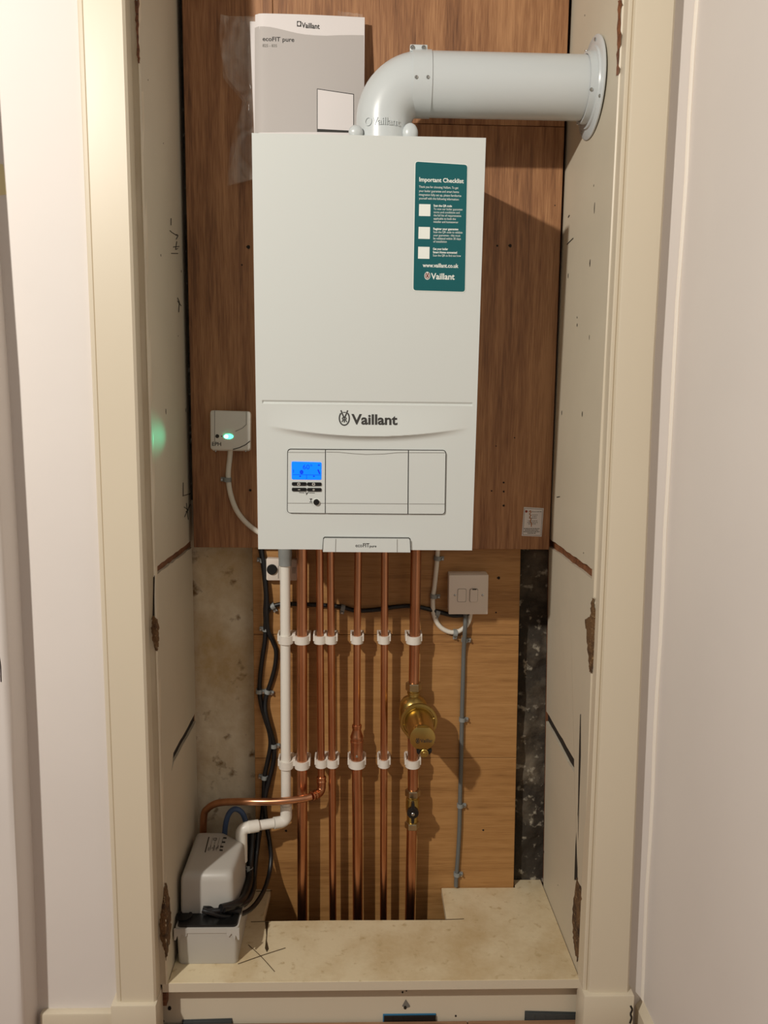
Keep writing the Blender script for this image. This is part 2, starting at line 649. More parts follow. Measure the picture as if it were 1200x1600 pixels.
ZA0 = PY(210, 1566, 1.425).z
xo, xi = PY(145, 560, 1.425).x, PY(212, 560, 1.425).x
prof = [(xo - .004, 1.452), (xo - .004, 1.430), (xo - .001, 1.4265), (xo + .004, 1.4268), (xo + .0055, 1.4285), (xo + .0065, 1.425), (xi - .004, 1.425), (xi, 1.429), (xi, 1.47), (xo, 1.47)]
architrave('trim_1', [[(x, y, z) for x, y in prof] for z in (ZA0, .6, 1.2, 1.8, ZTOP)])
struct(MB().box(xo - .012, xi + .002, 1.416, 1.47, 0, ZA0).build('trim_2', 'gloss', bevel=.003))
xi2 = xr3(990, 965, 921, 1.425)
xo2 = xr3(1049, 1024, 984, 1.425)
ZA1 = PY(950, 1551, 1.425).z
secs = []
for z in (ZA1, .3, .6, .9, 1.3, 1.8, ZTOP):
    a, b = xi2(z), xo2(z)
    secs.append([(a - .010, 1.47), (a - .010, 1.434), (a - .008, 1.4318), (a - .004, 1.4318), (a - .002, 1.434), (a, 1.4262), (a + .003, 1.425), (b - .004, 1.425), (b, 1.429), (b, 1.47)])
architrave('trim_3', [[(x, y, z) for x, y in q] for q, z in zip(secs, (ZA1, .3, .6, .9, 1.3, 1.8, ZTOP))])
struct(MB().box(xi2(0) - .012, xo2(0) + .006, 1.416, 1.47, 0, ZA1).build('trim_4', 'gloss', bevel=.003))
# ---- door lining edges between architrave and alcove sides
PITL = [(-.0005, 0), (.0006, .4)]
t5 = struct(MB().loft([[(xi - .006, 1.470, z), (xi - .006, 1.4605, z), (XL - .0045, 1.4605, z), (XL - .0028, 1.4585 + .0008 * math.sin(z * 23), z), (XL + .0004 * math.sin(z * 31), 1.4605, z), (XL, 1.475, z)] for z in [.105 + i * (ZTOP - .105) / 40 for i in range(41)]]).build('trim_5', 'gloss', smooth=50))
secs = []
for i in range(41):
    z = .105 + i * (ZTOP - .105) / 40
    x = XR(1.46, z)
    secs.append([(xi2(z) - .006, 1.470, z), (x, 1.475, z), (x, 1.4605, z), (x + .004, 1.4585, z), (xi2(z) - .006, 1.4575, z)])
t6 = struct(MB().loft(secs).build('trim_6', 'gloss', smooth=50))

# ---- baseboards
bl = [(-.578, 1.4515), (-.578, 1.436), (xo - .010, 1.436), (xo - .010, 1.4515)]
ZB = PY(120, 1583, 1.436).z
struct(MB().box(-.597, xo - .012, 1.434, 1.452, 0, ZB).build('baseboard_left', 'gloss', bevel=.004))
struct(MB().box(-2.2, -.608, YP - .016, YP + .001, 0, .03).build('baseboard_pier', 'gloss', bevel=.004))
zb2 = PY(994, 1567, 1.44).z
mb = MB()
mb.loft([[(xb(0) + .002, y, 0), (xb(0) - .014, y, 0), (xb(0) - .014, y, zb2 - .012), (xb(0) - .004, y, zb2), (xb(0) + .002, y, zb2)] for y in (1.452, .8, 0.2)])
struct(mb.build('baseboard_right', 'gloss'))
MB().ribbon(Face((0, 1.416, 0), (0, -1, 0)), [(985, 1571), (988, 1577), (985, 1584), (987, 1590), (984, 1599)], 3.0, .0006).build('paint_crack', 'crack', bpy.data.objects['trim_4'], smooth=0, recalc=False)

# ---- riser under the shelf
r7 = struct(MB().box(-.40, .458, 1.490, 1.515, -.012, .089).build('trim_7', 'gloss'))
FR = Face((0, 1.490, 0), (0, -1, 0))
mb = MB()
mb.poly([FR.at(x, y, .0005) for x, y in ((628, 1572), (634, 1561), (640, 1570), (641, 1573), (635, 1575))])
mb.build('paint_chip', 'greyink', r7, smooth=0, recalc=False)
mb = MB()
for (x, y, s) in ((257, 1566, 2), (265, 1575, 3), (255, 1595, 2), (629, 1550, 1.5), (635, 1548, 1), (908, 1545, 3), (911, 1556, 2), (907, 1580, 3), (560, 1541, 2), (633, 1574, 2.5), (712, 1587, 1.5)):
    mb.poly([FR.at(x + s * math.cos(k), y + 1.3 * s * math.sin(k), .0007) for k in (0, 1, 2.2, 3.1, 4.2, 5.3)])
mb.build('paint_chip', 'crack', r7, smooth=0, recalc=False)

# ---- alcove sides: painted panels on bare boards with an open joint
def side_panel(pts, side, name, parent, thick=.006):
    """outline in (y, z)"""
    if side < 0:
        a = [(XL, y, z) for y, z in pts]
        v = (-thick, 0, 0)
    else:
        a = [(XR(y, z), y, z) for y, z in pts]
        v = (thick, 0, 0)
    return MB().prism(a, v).build(name, 'panel', parent, smooth=0)


def lp(x, y):
    p = PX(x, y, XL)
    return (p.y, p.z)


def rp(x, y):
    X = .425
    for _ in range(6):
        p = PX(x, y, X)
        X = XR(p.y, p.z)
    return (p.y, p.z)


YBK = 1.800
wal = struct(MB().box(XL - .03, XL - .006, 1.472, YBK, .05, ZTOP).build('wall_left', 'batten'))
# tips of the sawn joints, read off the picture
u0, u1 = lp(241, 888), lp(301, 843)
d0, d1 = lp(241, 902), lp(300, 855)
jag = lambda a, b, n, s: [(a[0] + (b[0] - a[0]) * k / n, a[1] + (b[1] - a[1]) * k / n + random.uniform(-s, s)) for k in range(n + 1)]
top = [(1.462, ZTOP), (1.462, u0[1])] + jag((1.462, u0[1]), (1.785, u1[1]), 14, .0012)[1:] + [(1.785, ZTOP)]
side_panel(top, -1, 'panel', wal)
ku, kt, kl = [lp(304, 1116), lp(288, 1142), lp(271, 1176)], lp(268, 1206), [lp(272, 1190), lp(286, 1160), lp(304, 1132)]
low = [(1.462, .105), (1.462, d0[1])] + jag((1.462, d0[1]), (1.785, d1[1]), 14, .0012)[1:] + jag((1.785, ku[0][1]), ku[2], 8, .0016) + [kt] + jag(kl[0], (1.785, kl[2][1]), 8, .0016) + [(1.785, .105)]
MB().poly([(XL - .0055, y, z) for y, z in ((1.79, ku[0][1] + .01), (ku[2][0] - .012, ku[2][1] + .01), (kt[0] - .012, kt[1] - .01), (1.79, kl[2][1] - .01))]).build('crack_shade_fill', 'crack', wal, smooth=0)  # dark sheet behind the notch, its colour stands in for deep shade
side_panel(low, -1, 'panel', wal)
war = struct(MB().loft([[(XR(1.472, z) + .006, 1.472, z), (XR(1.472, z) + .04, 1.472, z), (XR(YBK, z) + .04, YBK, z), (XR(YBK, z) + .006, YBK, z)] for z in (.05, .1, .55, 1.0, ZTOP)]).build('wall_right', 'batten'))
u0, u1 = rp(928, 891), rp(863, 845)
d0, d1 = rp(928, 907), rp(862, 857)
top = [(1.462, ZTOP), (1.462, 1.0), (1.462, u0[1])] + jag((1.462, u0[1]), (1.765, u1[1]), 14, .0014)[1:] + [(1.765, 1.0), (1.765, ZTOP)]
side_panel(top, 1, 'panel', war)
ku, kt, kl = [rp(856, 1114), rp(897, 1186)], rp(897, 1207), [rp(892, 1199), rp(856, 1131)]
low = [(1.462, .105), (1.462, d0[1])] + jag((1.462, d0[1]), (1.770, d1[1]), 14, .0014)[1:] + jag((1.770, ku[0][1]), ku[1], 8, .0014) + [kt] + jag(kl[0], (1.770, kl[1][1]), 8, .0014) + [(1.770, .105)]
MB().poly([(XR(y, z) + .0055, y, z) for y, z in ((1.775, ku[0][1] + .01), (ku[1][0] - .012, ku[1][1] + .01), (kt[0] - .012, kt[1] - .01), (1.775, kl[1][1] - .01))]).build('crack_shade_fill', 'crack', war, smooth=0)  # same dark backing here, shade of the crack put into its colour
side_panel(low, 1, 'panel', war)

# nail holes and pencil ticks in the side panels
ROTL = Matrix(((0, 0, 1), (1, 0, 0), (0, 1, 0)))      # hole axis +X
ROTR = Matrix(((0, 0, -1), (-1, 0, 0), (0, 1, 0)))
def hole(wall, side, x, y, s=1.0, tall=1.0):
    if side < 0:
        yy, zz = lp(x, y)
        loc, rot = (XL + .0002, yy, zz), ROTL
    else:
        yy, zz = rp(x, y)
        loc, rot = (XR(yy, zz) - .0002, yy, zz), ROTR
    inst('nail_hole', ME_HOLE, loc, wall, rot @ Matrix.Diagonal((s, s * tall, 1)))


for x, y, s, tl in ((251, 399, 1, 1), (283, 424, 1.1, 1), (255, 224, .6, 1), (278, 525, .6, 1.2), (259, 643, 1, 2.4), (290, 641, .9, 2.2), (231, 125, .6, 1)):
    hole(wal, -1, x, y, s, tl)
for x, y, s, tl in ((929, 325, .9, 5), (922, 411, 1.3, 2.4), (888, 431, 1.1, 2), (902, 496, .9, 1), (902, 508, 1.2, 1.2), (921, 527, .5, 4), (910, 647, 1.3, 1.8), (878, 645, 1.2, 1.8), (912, 864, .7, 1), (928, 290, .6, 1.6), (914, 24, .7, 1), (930, 200, .8, 2), (850, 1331, 1.2, 1.3), (872, 1383, .7, 1), (884, 1527, .8, .6)):
    hole(war, 1, x, y, s, tl)


def scribble(wall, side, strokes, w=1.2):
    mb = MB()
    fc = Face((XL, 0, 0), (1, 0, 0)) if side < 0 else None
    for s in strokes:
        for (x0, y0), (x1, y1) in zip(s[:-1], s[1:]):
            L = math.hypot(x1 - x0, y1 - y0) or 1
            nx, ny = -(y1 - y0) / L * w / 2, (x1 - x0) / L * w / 2
            q = []
            for x, y in ((x0 + nx, y0 + ny), (x1 + nx, y1 + ny), (x1 - nx, y1 - ny), (x0 - nx, y0 - ny)):
                yy, zz = lp(x, y) if side < 0 else rp(x, y)
                q.append(((XL + .0004) if side < 0 else XR(yy, zz) - .0004, yy, zz))
            mb.poly(q)
    mb.build('pencil_mark', 'ink', wall, smooth=0, recalc=False)


scribble(wal, -1, [[(265, 360), (268, 363), (276, 368)], [(275, 366), (278, 368), (275, 374)], [(270, 386), (280, 385)], [(276, 377), (274, 390), (278, 388)], [(267, 396), (278, 396)], [(267, 341), (267, 352)], [(277, 465), (280, 472), (279, 488)], [(277, 470), (283, 478)],
                   [(286, 754), (286, 774)], [(285, 775), (298, 771)], [(287, 792), (294, 797), (290, 800)], [(291, 786), (294, 812)], [(297, 788), (288, 808)]])
scribble(war, 1, [[(886, 382), (896, 372)], [(888, 340), (890, 336)], [(870, 777), (875, 776)]], 1.4)


def rot_patch(name, quadpts, to3d, parent, rough=.004, mat='rot'):
    """ragged patch of crumbling timber: rows of (y_px, x_left, x_right)"""
    mb = MB()
    rows = []
    nn = 7
    for (y, a, b) in quadpts:
        row = []
        for k in range(nn):
            x = a + (b - a) * k / (nn - 1)
            edge = 0 if k in (0, nn - 1) else 1
            row.append(to3d(x + random.uniform(-.6, .6), y + random.uniform(-1.5, 1.5), edge * random.uniform(.1, 1) * rough))
        rows.append(row)
    n = len(mb.v)
    for r in rows:
        mb.v += [Vector(p) for p in r]
    for j in range(len(rows) - 1):
        for k in range(nn - 1):
            i = j * nn + k
            mb.f.append((i, i + 1, i + nn + 1, i + nn))
    return mb.build(name, mat, parent, smooth=0, recalc=False)


def dense(rows, n=4):
    out = []
    for (a, b) in zip(rows[:-1], rows[1:]):
        for k in range(n):
            t = k / n
            out.append(tuple(a[i] + (b[i] - a[i]) * t + (random.uniform(-.9, .9) if i else 0) for i in range(3)))
    return out + [rows[-1]]


def r3(x, y, h):
    yy, zz = rp(x, y)
    if yy < 1.4605:                                   # past the corner: on the edge of the lining
        p = PY(x, y, 1.4565)
        return (p.x, p.y - h * .4, p.z)
    return (XR(yy, zz) - .0006 - h * .3, yy, zz)


def l3(x, y, h):
    yy, zz = lp(x, y)
    if yy < 1.4605:
        p = PY(x, y, 1.4570)
        return (p.x, p.y - h * .4, p.z)
    return (XL + .0006 + h * .3, yy, zz)


rot_patch('rotten_patch', dense([(934, 926, 928), (948, 924, 929), (962, 922, 932), (968, 915, 934), (985, 917, 935), (1010, 918, 935), (1030, 920, 932), (1042, 921, 927), (1050, 922, 924)]), r3, war)
rot_patch('rotten_patch', dense([(1372, 901, 903), (1390, 899, 909), (1405, 897, 911), (1425, 895, 912), (1445, 895, 915), (1465, 896, 914), (1480, 897, 911), (1492, 900, 905), (1502, 902, 903)]), r3, war)
rot_patch('rotten_patch', dense([(962, 238, 242), (972, 237, 247), (985, 236, 248), (1000, 239, 248), (1010, 241, 247), (1016, 243, 246)]), l3, wal)
rot_patch('rotten_patch', dense([(1380, 257, 259), (1395, 256, 263), (1412, 253, 266), (1430, 251, 266), (1445, 249, 267), (1462, 250, 266), (1478, 254, 264), (1490, 258, 261), (1500, 259, 260)]), l3, wal)
rot_patch('rotten_patch', dense([(0, 211, 217), (30, 212, 217), (60, 213, 217), (85, 214, 218), (99, 216, 218)]), l3, wal, .002, 'batten')
rot_patch('rotten_patch', dense([(0, 966, 972), (30, 965, 971), (60, 965, 969), (95, 964, 968), (118, 963, 966)]), r3, war, .002, 'batten')
# long open split in the right side and cracks at the lining
rot_patch('split', [(1116, 907, 908), (1180, 905, 908), (1260, 903, 905), (1320, 900, 904), (1375, 898, 903)], r3, war, .0005, 'crack')
rot_patch('split', [(1045, 934, 935), (1060, 933, 935), (1078, 933, 934)], r3, war, .0005, 'crack')
rot_patch('split', [(900, 240, 242), (930, 239, 241), (965, 238, 241)], l3, wal, .0005, 'crack')

# ---- back of the alcove: masonry, plaster at the left
def rough_sheet(x0, x1, z0, z1, y, amp, nx, nz, sc):
    mb = MB()
    for j in range(nz + 1):
        for i in range(nx + 1):
            x, z = x0 + (x1 - x0) * i / nx, z0 + (z1 - z0) * j / nz
            h = noise.fractal(Vector((x * sc, 3.1, z * sc)), 0.8, 2.0, 5)
            mb.v.append(Vector((x, y - amp * h, z)))
    for j in range(nz):
        for i in range(nx):
            k = j * (nx + 1) + i
            mb.f.append((k, k + 1, k + nx + 2, k + nx + 1))
    return mb


wb = struct(MB().box(-.45, .52, 1.830, 1.95, -.14, ZTOP).build('wall_back', 'masonry'))
rough_sheet(.24, .47, -.1, .98, 1.802, .010, 40, 190, 14).build('stone_face', 'masonry', wb, smooth=60)
rough_sheet(.24, .47, .98, ZTOP, 1.806, .008, 20, 100, 14).build('stone_face', 'masonry', wb, smooth=60)
rough_sheet(-.375, -.19, .02, 1.0, 1.800, .0035, 44, 200, 16).build('plaster_face', 'plaster', wb, smooth=60)

# ---- plywood backing boards
YU, YLW = 1.750, 1.766
mu = wood
ub = [PY(285, 40, YU), PY(303, 857, YU), PY(888, 40, YU), PY(858, 855, YU)]
zs = PY(760, 195.5, YU).z
zbot = PY(580, 857, YU).z
bd = thing('backing_board', (.02, YU + .008, zbot), 'tall brown plywood board that the boiler hangs on', 'board')
xl_ = lambda z: ub[0].x + (ub[1].x - ub[0].x) * (ub[0].z - z) / (ub[0].z - ub[1].z)
xr_ = lambda z: ub[2].x + (ub[3].x - ub[2].x) * (ub[2].z - z) / (ub[2].z - ub[3].z)
xmid = PY(426, 60, YU).x
MB().prism([(xl_(zbot), YU, zbot), (xr_(zbot), YU, zbot), (xr_(zs), YU, zs - .0006), (xmid, YU, zs - .0006), (xmid, YU, 2.32), (xl_(2.3), YU, 2.32)], (0, .0155, 0)).build('sheet', 'ply', bd, bevel=.0008, seg=1, smooth=0)
FU = Face((0, YU, 0), (0, -1, 0))
for x, y, s in ((777, 384, 1.2), (797, 384, 2.0), (768, 767, 1.0), (787, 754, 1.2), (787, 768, 1.2), (787, 790, 1.4), (388, 386, 2.2), (378, 414, 1.0), (391, 766, 1.6), (867, 321, .7), (804, 684, .8), (775, 697, .7)):
    inst('screw_hole', ME_HOLE, FU.at(x, y, .0002), bd, Matrix(((1, 0, 0), (0, 0, -1), (0, 1, 0))) @ Matrix.Diagonal((s, s * .8, 1)))
bt = MB().prism([(xmid + .001, YU + .0004, zs + .0006), (xr_(zs), YU + .0004, zs + .0006), (xr_(2.3), YU + .0004, 2.32), (xmid + .001, YU + .0004, 2.32)], (0, .0155, 0)).build('backing_board', 'ply', bevel=.0008, seg=1, smooth=0)
tag(bt, 'plywood board behind the flue, above the hairline joint', 'board')
lbx0, lbx1 = PY(396, 1000, YLW).x, PY(812, 900, YLW).x
lbx1b = PY(803, 1370, YLW).x
zj = [zbot + .0, PY(600, 992, YLW).z, PY(600, 1184.5, YLW).z, -.10]
names = ['plywood board behind the pipe tops and the fused switch', 'plywood board behind the middle of the pipes and the brass filter', 'lowest plywood board running down into the hole in the shelf']
LB = []
for k in range(3):
    za, zb_ = zj[k], zj[k + 1]
    xe = lambda z: lbx1 + (lbx1b - lbx1) * (zj[0] - z) / (zj[0] - .12)
    o = MB().prism([(lbx0, YLW, zb_ + .0005), (xe(zb_), YLW, zb_ + .0005), (xe(za), YLW, za - .0005), (lbx0, YLW, za - .0005)], (0, .018, 0)).build('backing_board', 'plylow', org=(0, YLW, zj[3]), bevel=.0008, seg=1, smooth=0)
    tag(o, names[k], 'board', 'lower backing boards')
    LB.append(o)
FL = Face((0, YLW, 0), (0, -1, 0))
for x, y, s in ((779, 903, 2.0), (775, 957, 1.0), (755, 1297, 1.3), (447, 1298, 1.6)):
    inst('screw_hole', ME_HOLE, FL.at(x, y, .0002), LB[0] if y < 990 else LB[2], Matrix(((1, 0, 0), (0, 0, -1), (0, 1, 0))) @ Matrix.Diagonal((s, s * .8, 1)))

# ---- shelf with the cut-out for the pipes
ZSH = .107
n0, n1 = PZ(411, 1439, ZSH), PZ(697, 1437, ZSH)
sx0, sx1 = XL + .0005, XR(1.62, .1) - .001
nb = PZ(688, 1376, ZSH)
xr0 = XR(1.462, .1)
pts = [(XL - .010, 1.461), (xr0 + .012, 1.461), (xr0 + .012, 1.472), (xr0 - .001, 1.472), (XR(1.79, .1) - .001, 1.795), (lbx1b + .004, 1.795), (lbx1b + .004, 1.7645), (nb.x, 1.7645), (n1.x + .001, n1.y + .003), (n1.x, n1.y), (n0.x + .16, n0.y + .0015), (n0.x, n0.y), (PZ(424, 1382, ZSH).x, 1.7645), (lbx0 - .004, 1.7645), (lbx0 - .004, 1.795), (XL + .0005, 1.795), (XL + .0005, 1.472), (XL - .010, 1.472)]
sh = thing('shelf_board', (.04, 1.62, ZSH - .018), 'worn cream painted shelf board with a cut-out around the pipes', 'shelf')
MB().prism([(x, y, ZSH - .018) for x, y in pts], (0, 0, .018)).build('board', 'stone', sh, bevel=.0012, seg=1, smooth=0)
mb = MB()
mb.add([(x, y, z) for z in (ZSH - .0185, ZSH - .0004) for x, y in ((XL - .0101, 1.4602), (xr0 + .0121, 1.4602), (xr0 + .0121, 1.4612), (XL - .0101, 1.4612))], [(0, 1, 5, 4), (3, 2, 1, 0), (4, 5, 6, 7), (1, 2, 6, 5), (2, 3, 7, 6), (3, 0, 4, 7)])
mb.build('painted_edge', 'gloss', sh, smooth=0)
FS = Face((0, 0, ZSH), (0, 0, 1))
mb = MB()
mb.poly([FS.at(x, y, .0004) for x, y in ((414, 1440), (420, 1440), (418, 1455), (417, 1470), (420, 1483), (417, 1488), (414, 1482), (416, 1462), (415, 1450))])
mb.build('crack', 'straw', sh, smooth=0, recalc=False)
for q in ([(660, 1437), (697, 1437), (725, 1436)], [(392, 1440.5), (414, 1440)], [(400, 1393), (425, 1392)]):
    MB().ribbon(FS, q, 1.0, .0004).build('joint_line', 'straw', sh, smooth=0, recalc=False)
struct(MB().box(-.40, .46, 1.515, 1.83, -.14, -.10).build('trim_8', 'masonry'))
for (a, b, lab) in (((388, 1476), (429, 1518), 'thin dark straw lying on the shelf, pointing at the viewer'), ((372, 1506), (446, 1481), 'thin pale-brown straw crossing another on the shelf beside the pump')):
    p, q = PZ(*a, ZSH + .0012), PZ(*b, ZSH + .0012)
    tag(MB().tube(spline([p, p.lerp(q, .5) + Vector((.001, .001, .0006)), q], 5), .0006, 6).build('straw', 'straw'), lab, 'straw')

# ---- flooring wedges standing between floor edge and riser
def wedge(px0, px1, pyt, mat, label, back=None, taper=0.0):
    a, b = PY(px0, pyt, 1.486), PY(px1, pyt, 1.486)
    z1 = PY((px0 + px1) / 2, pyt, 1.486).z
    t = thing('flooring_wedge', ((a.x + b.x) / 2, 1.487, -.012), label, 'wedge', 'flooring wedges along the riser')
    MB().prism([(a.x, 1.4848, -.0118), (b.x, 1.4848, -.0118), (b.x, 1.4848, z1 - taper), (a.x, 1.4848, z1)], (0, .0026, 0)).build('body', mat, t, bevel=.0006)
    for k in range(4):
        x = a.x + (b.x - a.x) * (k + .8) / 5
        MB().box(x, x + .002, 1.4843, 1.4850, .0006, z1 - max(taper, 0) - .002).build('ridge', mat, t)
    MB().prism([(a.x - .002, 1.4874, -.0118), (b.x + .0004, 1.4874, -.0118), (b.x + .0004, 1.4874, z1 - taper + .002), (a.x - .002, 1.4874, z1 + .002)], (0, .0024, 0)).build('back_plate', back or mat, t, bevel=.0006)
    return t


wedge(600, 681, 1587, 'black', 'black flooring wedge with blue rim in the middle of the riser', 'bluewedge')
wedge(822, 902, 1582, 'slate', 'dark grey tapering flooring wedge in the right corner of the riser', taper=.004)
wedge(286, 362, 1596, 'slate', 'grey flooring wedge below the condensate pump at the left', taper=-.002)

# ================================================================== BOILER
BX0, BX1, BZ0, BZ1 = -.1820, .2080, .9532, 1.6610
BYB, BYT = 1.491, 1.4628                      # front at bottom / top: the case leans slightly
bo = thing('boiler', (.013, 1.62, BZ0), 'white wall-hung gas boiler with blue display and teal sticker', 'boiler')
BF = Face((0, BYB, BZ0), (0, -(BZ1 - BZ0), -(BYB - BYT)))
lean = lambda z: BYB + (BYT - BYB) * (z - BZ0) / (BZ1 - BZ0)
# body behind the front panel
sec = []
for z in (BZ0 + .002, BZ1 - .002):
    y = lean(z) + .012
    sec.append([(BX0 + .002, y, z), (BX1 - .002, y, z), (BX1 - .002, YU - .0005, z), (BX0 + .002, YU - .0005, z)])
MB().loft(sec).build('casing', 'boiler', bo, bevel=.003)
# front panel: pressed sheet with groove and curved step
zg = BF.at(575, 630).z
xg0, xg1 = BF.at(410, 627).x, BF.at(738, 632).x
cpts = [BF.at(x, y) for x, y in ((430, 667), (500, 675.5), (575, 681), (650, 677.5), (720, 670))]
xc0, xc1 = cpts[0].x, cpts[-1].x
xm = (xc0 + xc1) / 2
def zc(x):
    t = (x - xm) / ((xc1 - xc0) / 2)
    zlo, zhi = cpts[2].z, (cpts[0].z + cpts[-1].z) / 2
    return zlo + (zhi - zlo) * min(t * t, 1.6)
def hgt(x, z):
    h = 0.0
    d = abs(z - zg)
    if xg0 < x < xg1 and d < .0030:
        h -= .0028 * math.cos(d / .0030 * math.pi / 2)
    t = (x - xm) / ((xc1 - xc0) / 2)
    if abs(t) < 1.08:
        A = .0095 * max(0, 1 - (abs(t) / 1.08) ** 2.2)
        e = z - zc(x)
        if e >= 0:
            top_ = zg - .004 - zc(x)
            if e < top_:
                h += A * (1 - e / top_) ** 1.3
        elif e > -.012:
            h += A * (1 + e / .012) ** 2.2
    return h
zz = set([BZ0 + i * .012 for i in range(int((BZ1 - BZ0) / .012) + 1)] + [BZ1])
z = cpts[2].z - .016
while z < zg + .006:
    zz.add(round(z, 5))
    z += .0011
zz = sorted(zz)
xx = [BX0 + (BX1 - BX0) * i / 90 for i in range(91)]
xx = sorted(xx + [xg0 - .0005, xg0 + .0005, xg1 - .0005, xg1 + .0005])
mb = MB()
nx = len(xx)
for zv in zz:
    for xv in xx:
        mb.v.append(Vector((xv, lean(zv), zv)) + BF.n * hgt(xv, zv))
for j in range(len(zz) - 1):
    for i in range(nx - 1):
        k = j * nx + i
        mb.f.append((k, k + 1, k + nx + 1, k + nx))
# folded rim
rim = [i for i in range(nx)] + [j * nx + nx - 1 for j in range(1, len(zz))] + [(len(zz) - 1) * nx + i for i in range(nx - 2, -1, -1)] + [j * nx for j in range(len(zz) - 2, 0, -1)]
base = len(mb.v)
for i in rim:
    mb.v.append(mb.v[i] + Vector((0, .020, 0)))
for q in range(len(rim)):
    q2 = (q + 1) % len(rim)
    mb.f.append((rim[q], base + q, base + q2, rim[q2]))
fp = mb.build('front_panel', 'boiler', bo, smooth=40, recalc=True)

# maker's name
class Pressed:
    n = BF.n
    def at(s, x, y, off=0.0):
        p = BF.at(x, y)
        for _ in range(3):
            p = BF.at(x, y, 0) if _ == 0 else Face(BF.p + BF.n * hgt(p.x, p.z), BF.n).at(x, y)
        return p + BF.n * off
PF = Pressed()
text('Vaillant', PF, (549, 662.5), (621, 663.5), 15.5, 'ink', bo, .0005, bold=.028)
emblem(PF, 538, 653.5, 7.8, 10.8, 'ink', bo, 2.0, .0005)
# control strip
o_ = rrect((449, 701), (697, 703), (695.5, 803.5), (448.5, 801.5), 6)
plate(BF, o_, .0002, .0010).build('control_recess', 'gap', bo, smooth=0)
def tile(name, tl, tr, br, bl, rads):
    pts = []
    cs = [tl, tr, br, bl]
    for i in range(4):
        p = Vector(cs[i])
        if rads[i] == 0:
            pts.append(cs[i])
            continue
        a = (Vector(cs[i - 1]) - p).normalized() * rads[i]
        b = (Vector(cs[(i + 1) % 4]) - p).normalized() * rads[i]
        for k in range(7):
            t = k / 6
            v = p + a * (1 - t) ** 2 + b * t * t
            pts.append((v.x, v.y))
    return plate(BF, pts, .0006, .0042).build(name, 'boiler', bo, smooth=0)
cp = tile('control_panel', (450.3, 702.3), (508, 702.8), (507.7, 801), (449.8, 800.4), (5, 0, 0, 5))
cf = tile('control_flap', (509.3, 702.8), (637.3, 703.6), (636.5, 802), (509, 801), (0, 0, 0, 0))
ce = tile('end_cover', (638.8, 703.6), (695.8, 704), (694.2, 802.3), (638, 802), (0, 5, 5, 0))
ORG_B = .0043
def seam(parent, pts, w, off=.0046, mat='greyink'):
    MB().ribbon(BF, pts, w, off).build('seam', mat, parent, smooth=0, recalc=False)
seam(cp, [(450, 706.3), (508, 706.5)], .6)
seam(cp, [(450, 785.5), (508, 785.8)], .6)
seam(cf, [(510, 705.8), (530, 706.2), (550, 708.2), (572, 709.6), (600, 708.8), (622, 706.8), (637, 706.6)], .7)
seam(cf, [(509.5, 785.8), (637, 786.6)], .7)
seam(ce, [(639, 706.8), (695.5, 707)], .6)
seam(ce, [(639, 786.6), (694.6, 787)], .6)
# display, keys, knob
disp = plate(BF, rrect((456, 720.5), (502.5, 721.8), (502.2, 749), (456.2, 748.3), 2), .0042, .0050).build('display', 'lcd', cp, smooth=0)
def on(parent_piece, mb, name, mat):      # sub-part helper: stays two levels deep
    return mb.build(name, mat, parent_piece, smooth=0, recalc=False)
mb = MB()
put_text(mb, '60°', BF, (473.5, 732.5), (488, 732.8), 7.5, .0054)
mb.ribbon(BF, [(470, 735), (473, 735), (473, 739), (470, 739), (470, 735)], 2.4, .0054)
mb.ribbon(BF, [(497, 733), (500, 740)], 2.2, .0054)
mb.ribbon(BF, [(458, 741), (501, 741.5)], .7, .0054)
mb.ribbon(BF, [(479.3, 741), (479.3, 748)], .7, .0054)
mb.ribbon(BF, [(468, 743.5), (470.5, 743.5)], 2, .0054)
mb.ribbon(BF, [(489.5, 743.5), (492, 743.5)], 2, .0054)
mb.ribbon(BF, [(497, 726), (500, 726.3)], 2, .0054)
mb.ribbon(BF, [(459, 733), (459, 738)], 1, .0054)
on(cp, mb, 'display_symbols', 'lcdink')
for i, (x0, x1, y0, y1) in enumerate(((456.5, 479, 752.7, 758), (480.3, 502.4, 753, 758.3), (456.5, 479, 761.4, 766.8), (480.3, 502.4, 761.7, 767))):
    plate(BF, rrect((x0, y0), (x1, y0 + .1), (x1, y1), (x0, y1 - .1), 1.8 if 1 else 0), .0042, .0062).build('key', 'black', cp, smooth=0)
for q in ([(465.5, 754), (469, 754), (469, 757), (465.5, 757), (465.5, 754)], [(488.5, 754.2), (492, 754.2), (492, 757.2), (488.5, 757.2), (488.5, 754.2)], [(466, 764.2), (469.5, 764.2)], [(488.6, 764.4), (490.4, 764.4), (490.4, 762.8), (490.4, 766), (490.4, 764.4), (492.2, 764.4)]):
    on(cp, MB().ribbon(BF, q, .8, .0066), 'key_symbol', 'pl_white')
mb = MB()
mb.ribbon(BF, [(467.5, 769), (476, 769.4)], .8, .0046)
mb.ribbon(BF, [(483, 769.4), (492, 769.6)], .8, .0046)
mb.ribbon(BF, [(477.8, 768.6), (479.6, 771), (482, 768.3)], 1.1, .0046)
mb.ribbon(BF, [(479.6, 771), (478.8, 772.6)], 1.1, .0046)
mb.ribbon(BF, [(484, 778.6), (488, 778.6)], .8, .0046)
mb.ribbon(BF, [(484.4, 778.4), (486, 780.4), (487.8, 778.4)], .9, .0046)
mb.ribbon(BF, [(486, 780.4), (486, 782.4)], .9, .0046)
mb.ribbon(BF, [(484, 783.6), (488.4, 783.6)], 1.0, .0046)
on(cp, mb, 'symbols', 'ink')
kp = BF.at(494.6, 783.6, .0042)
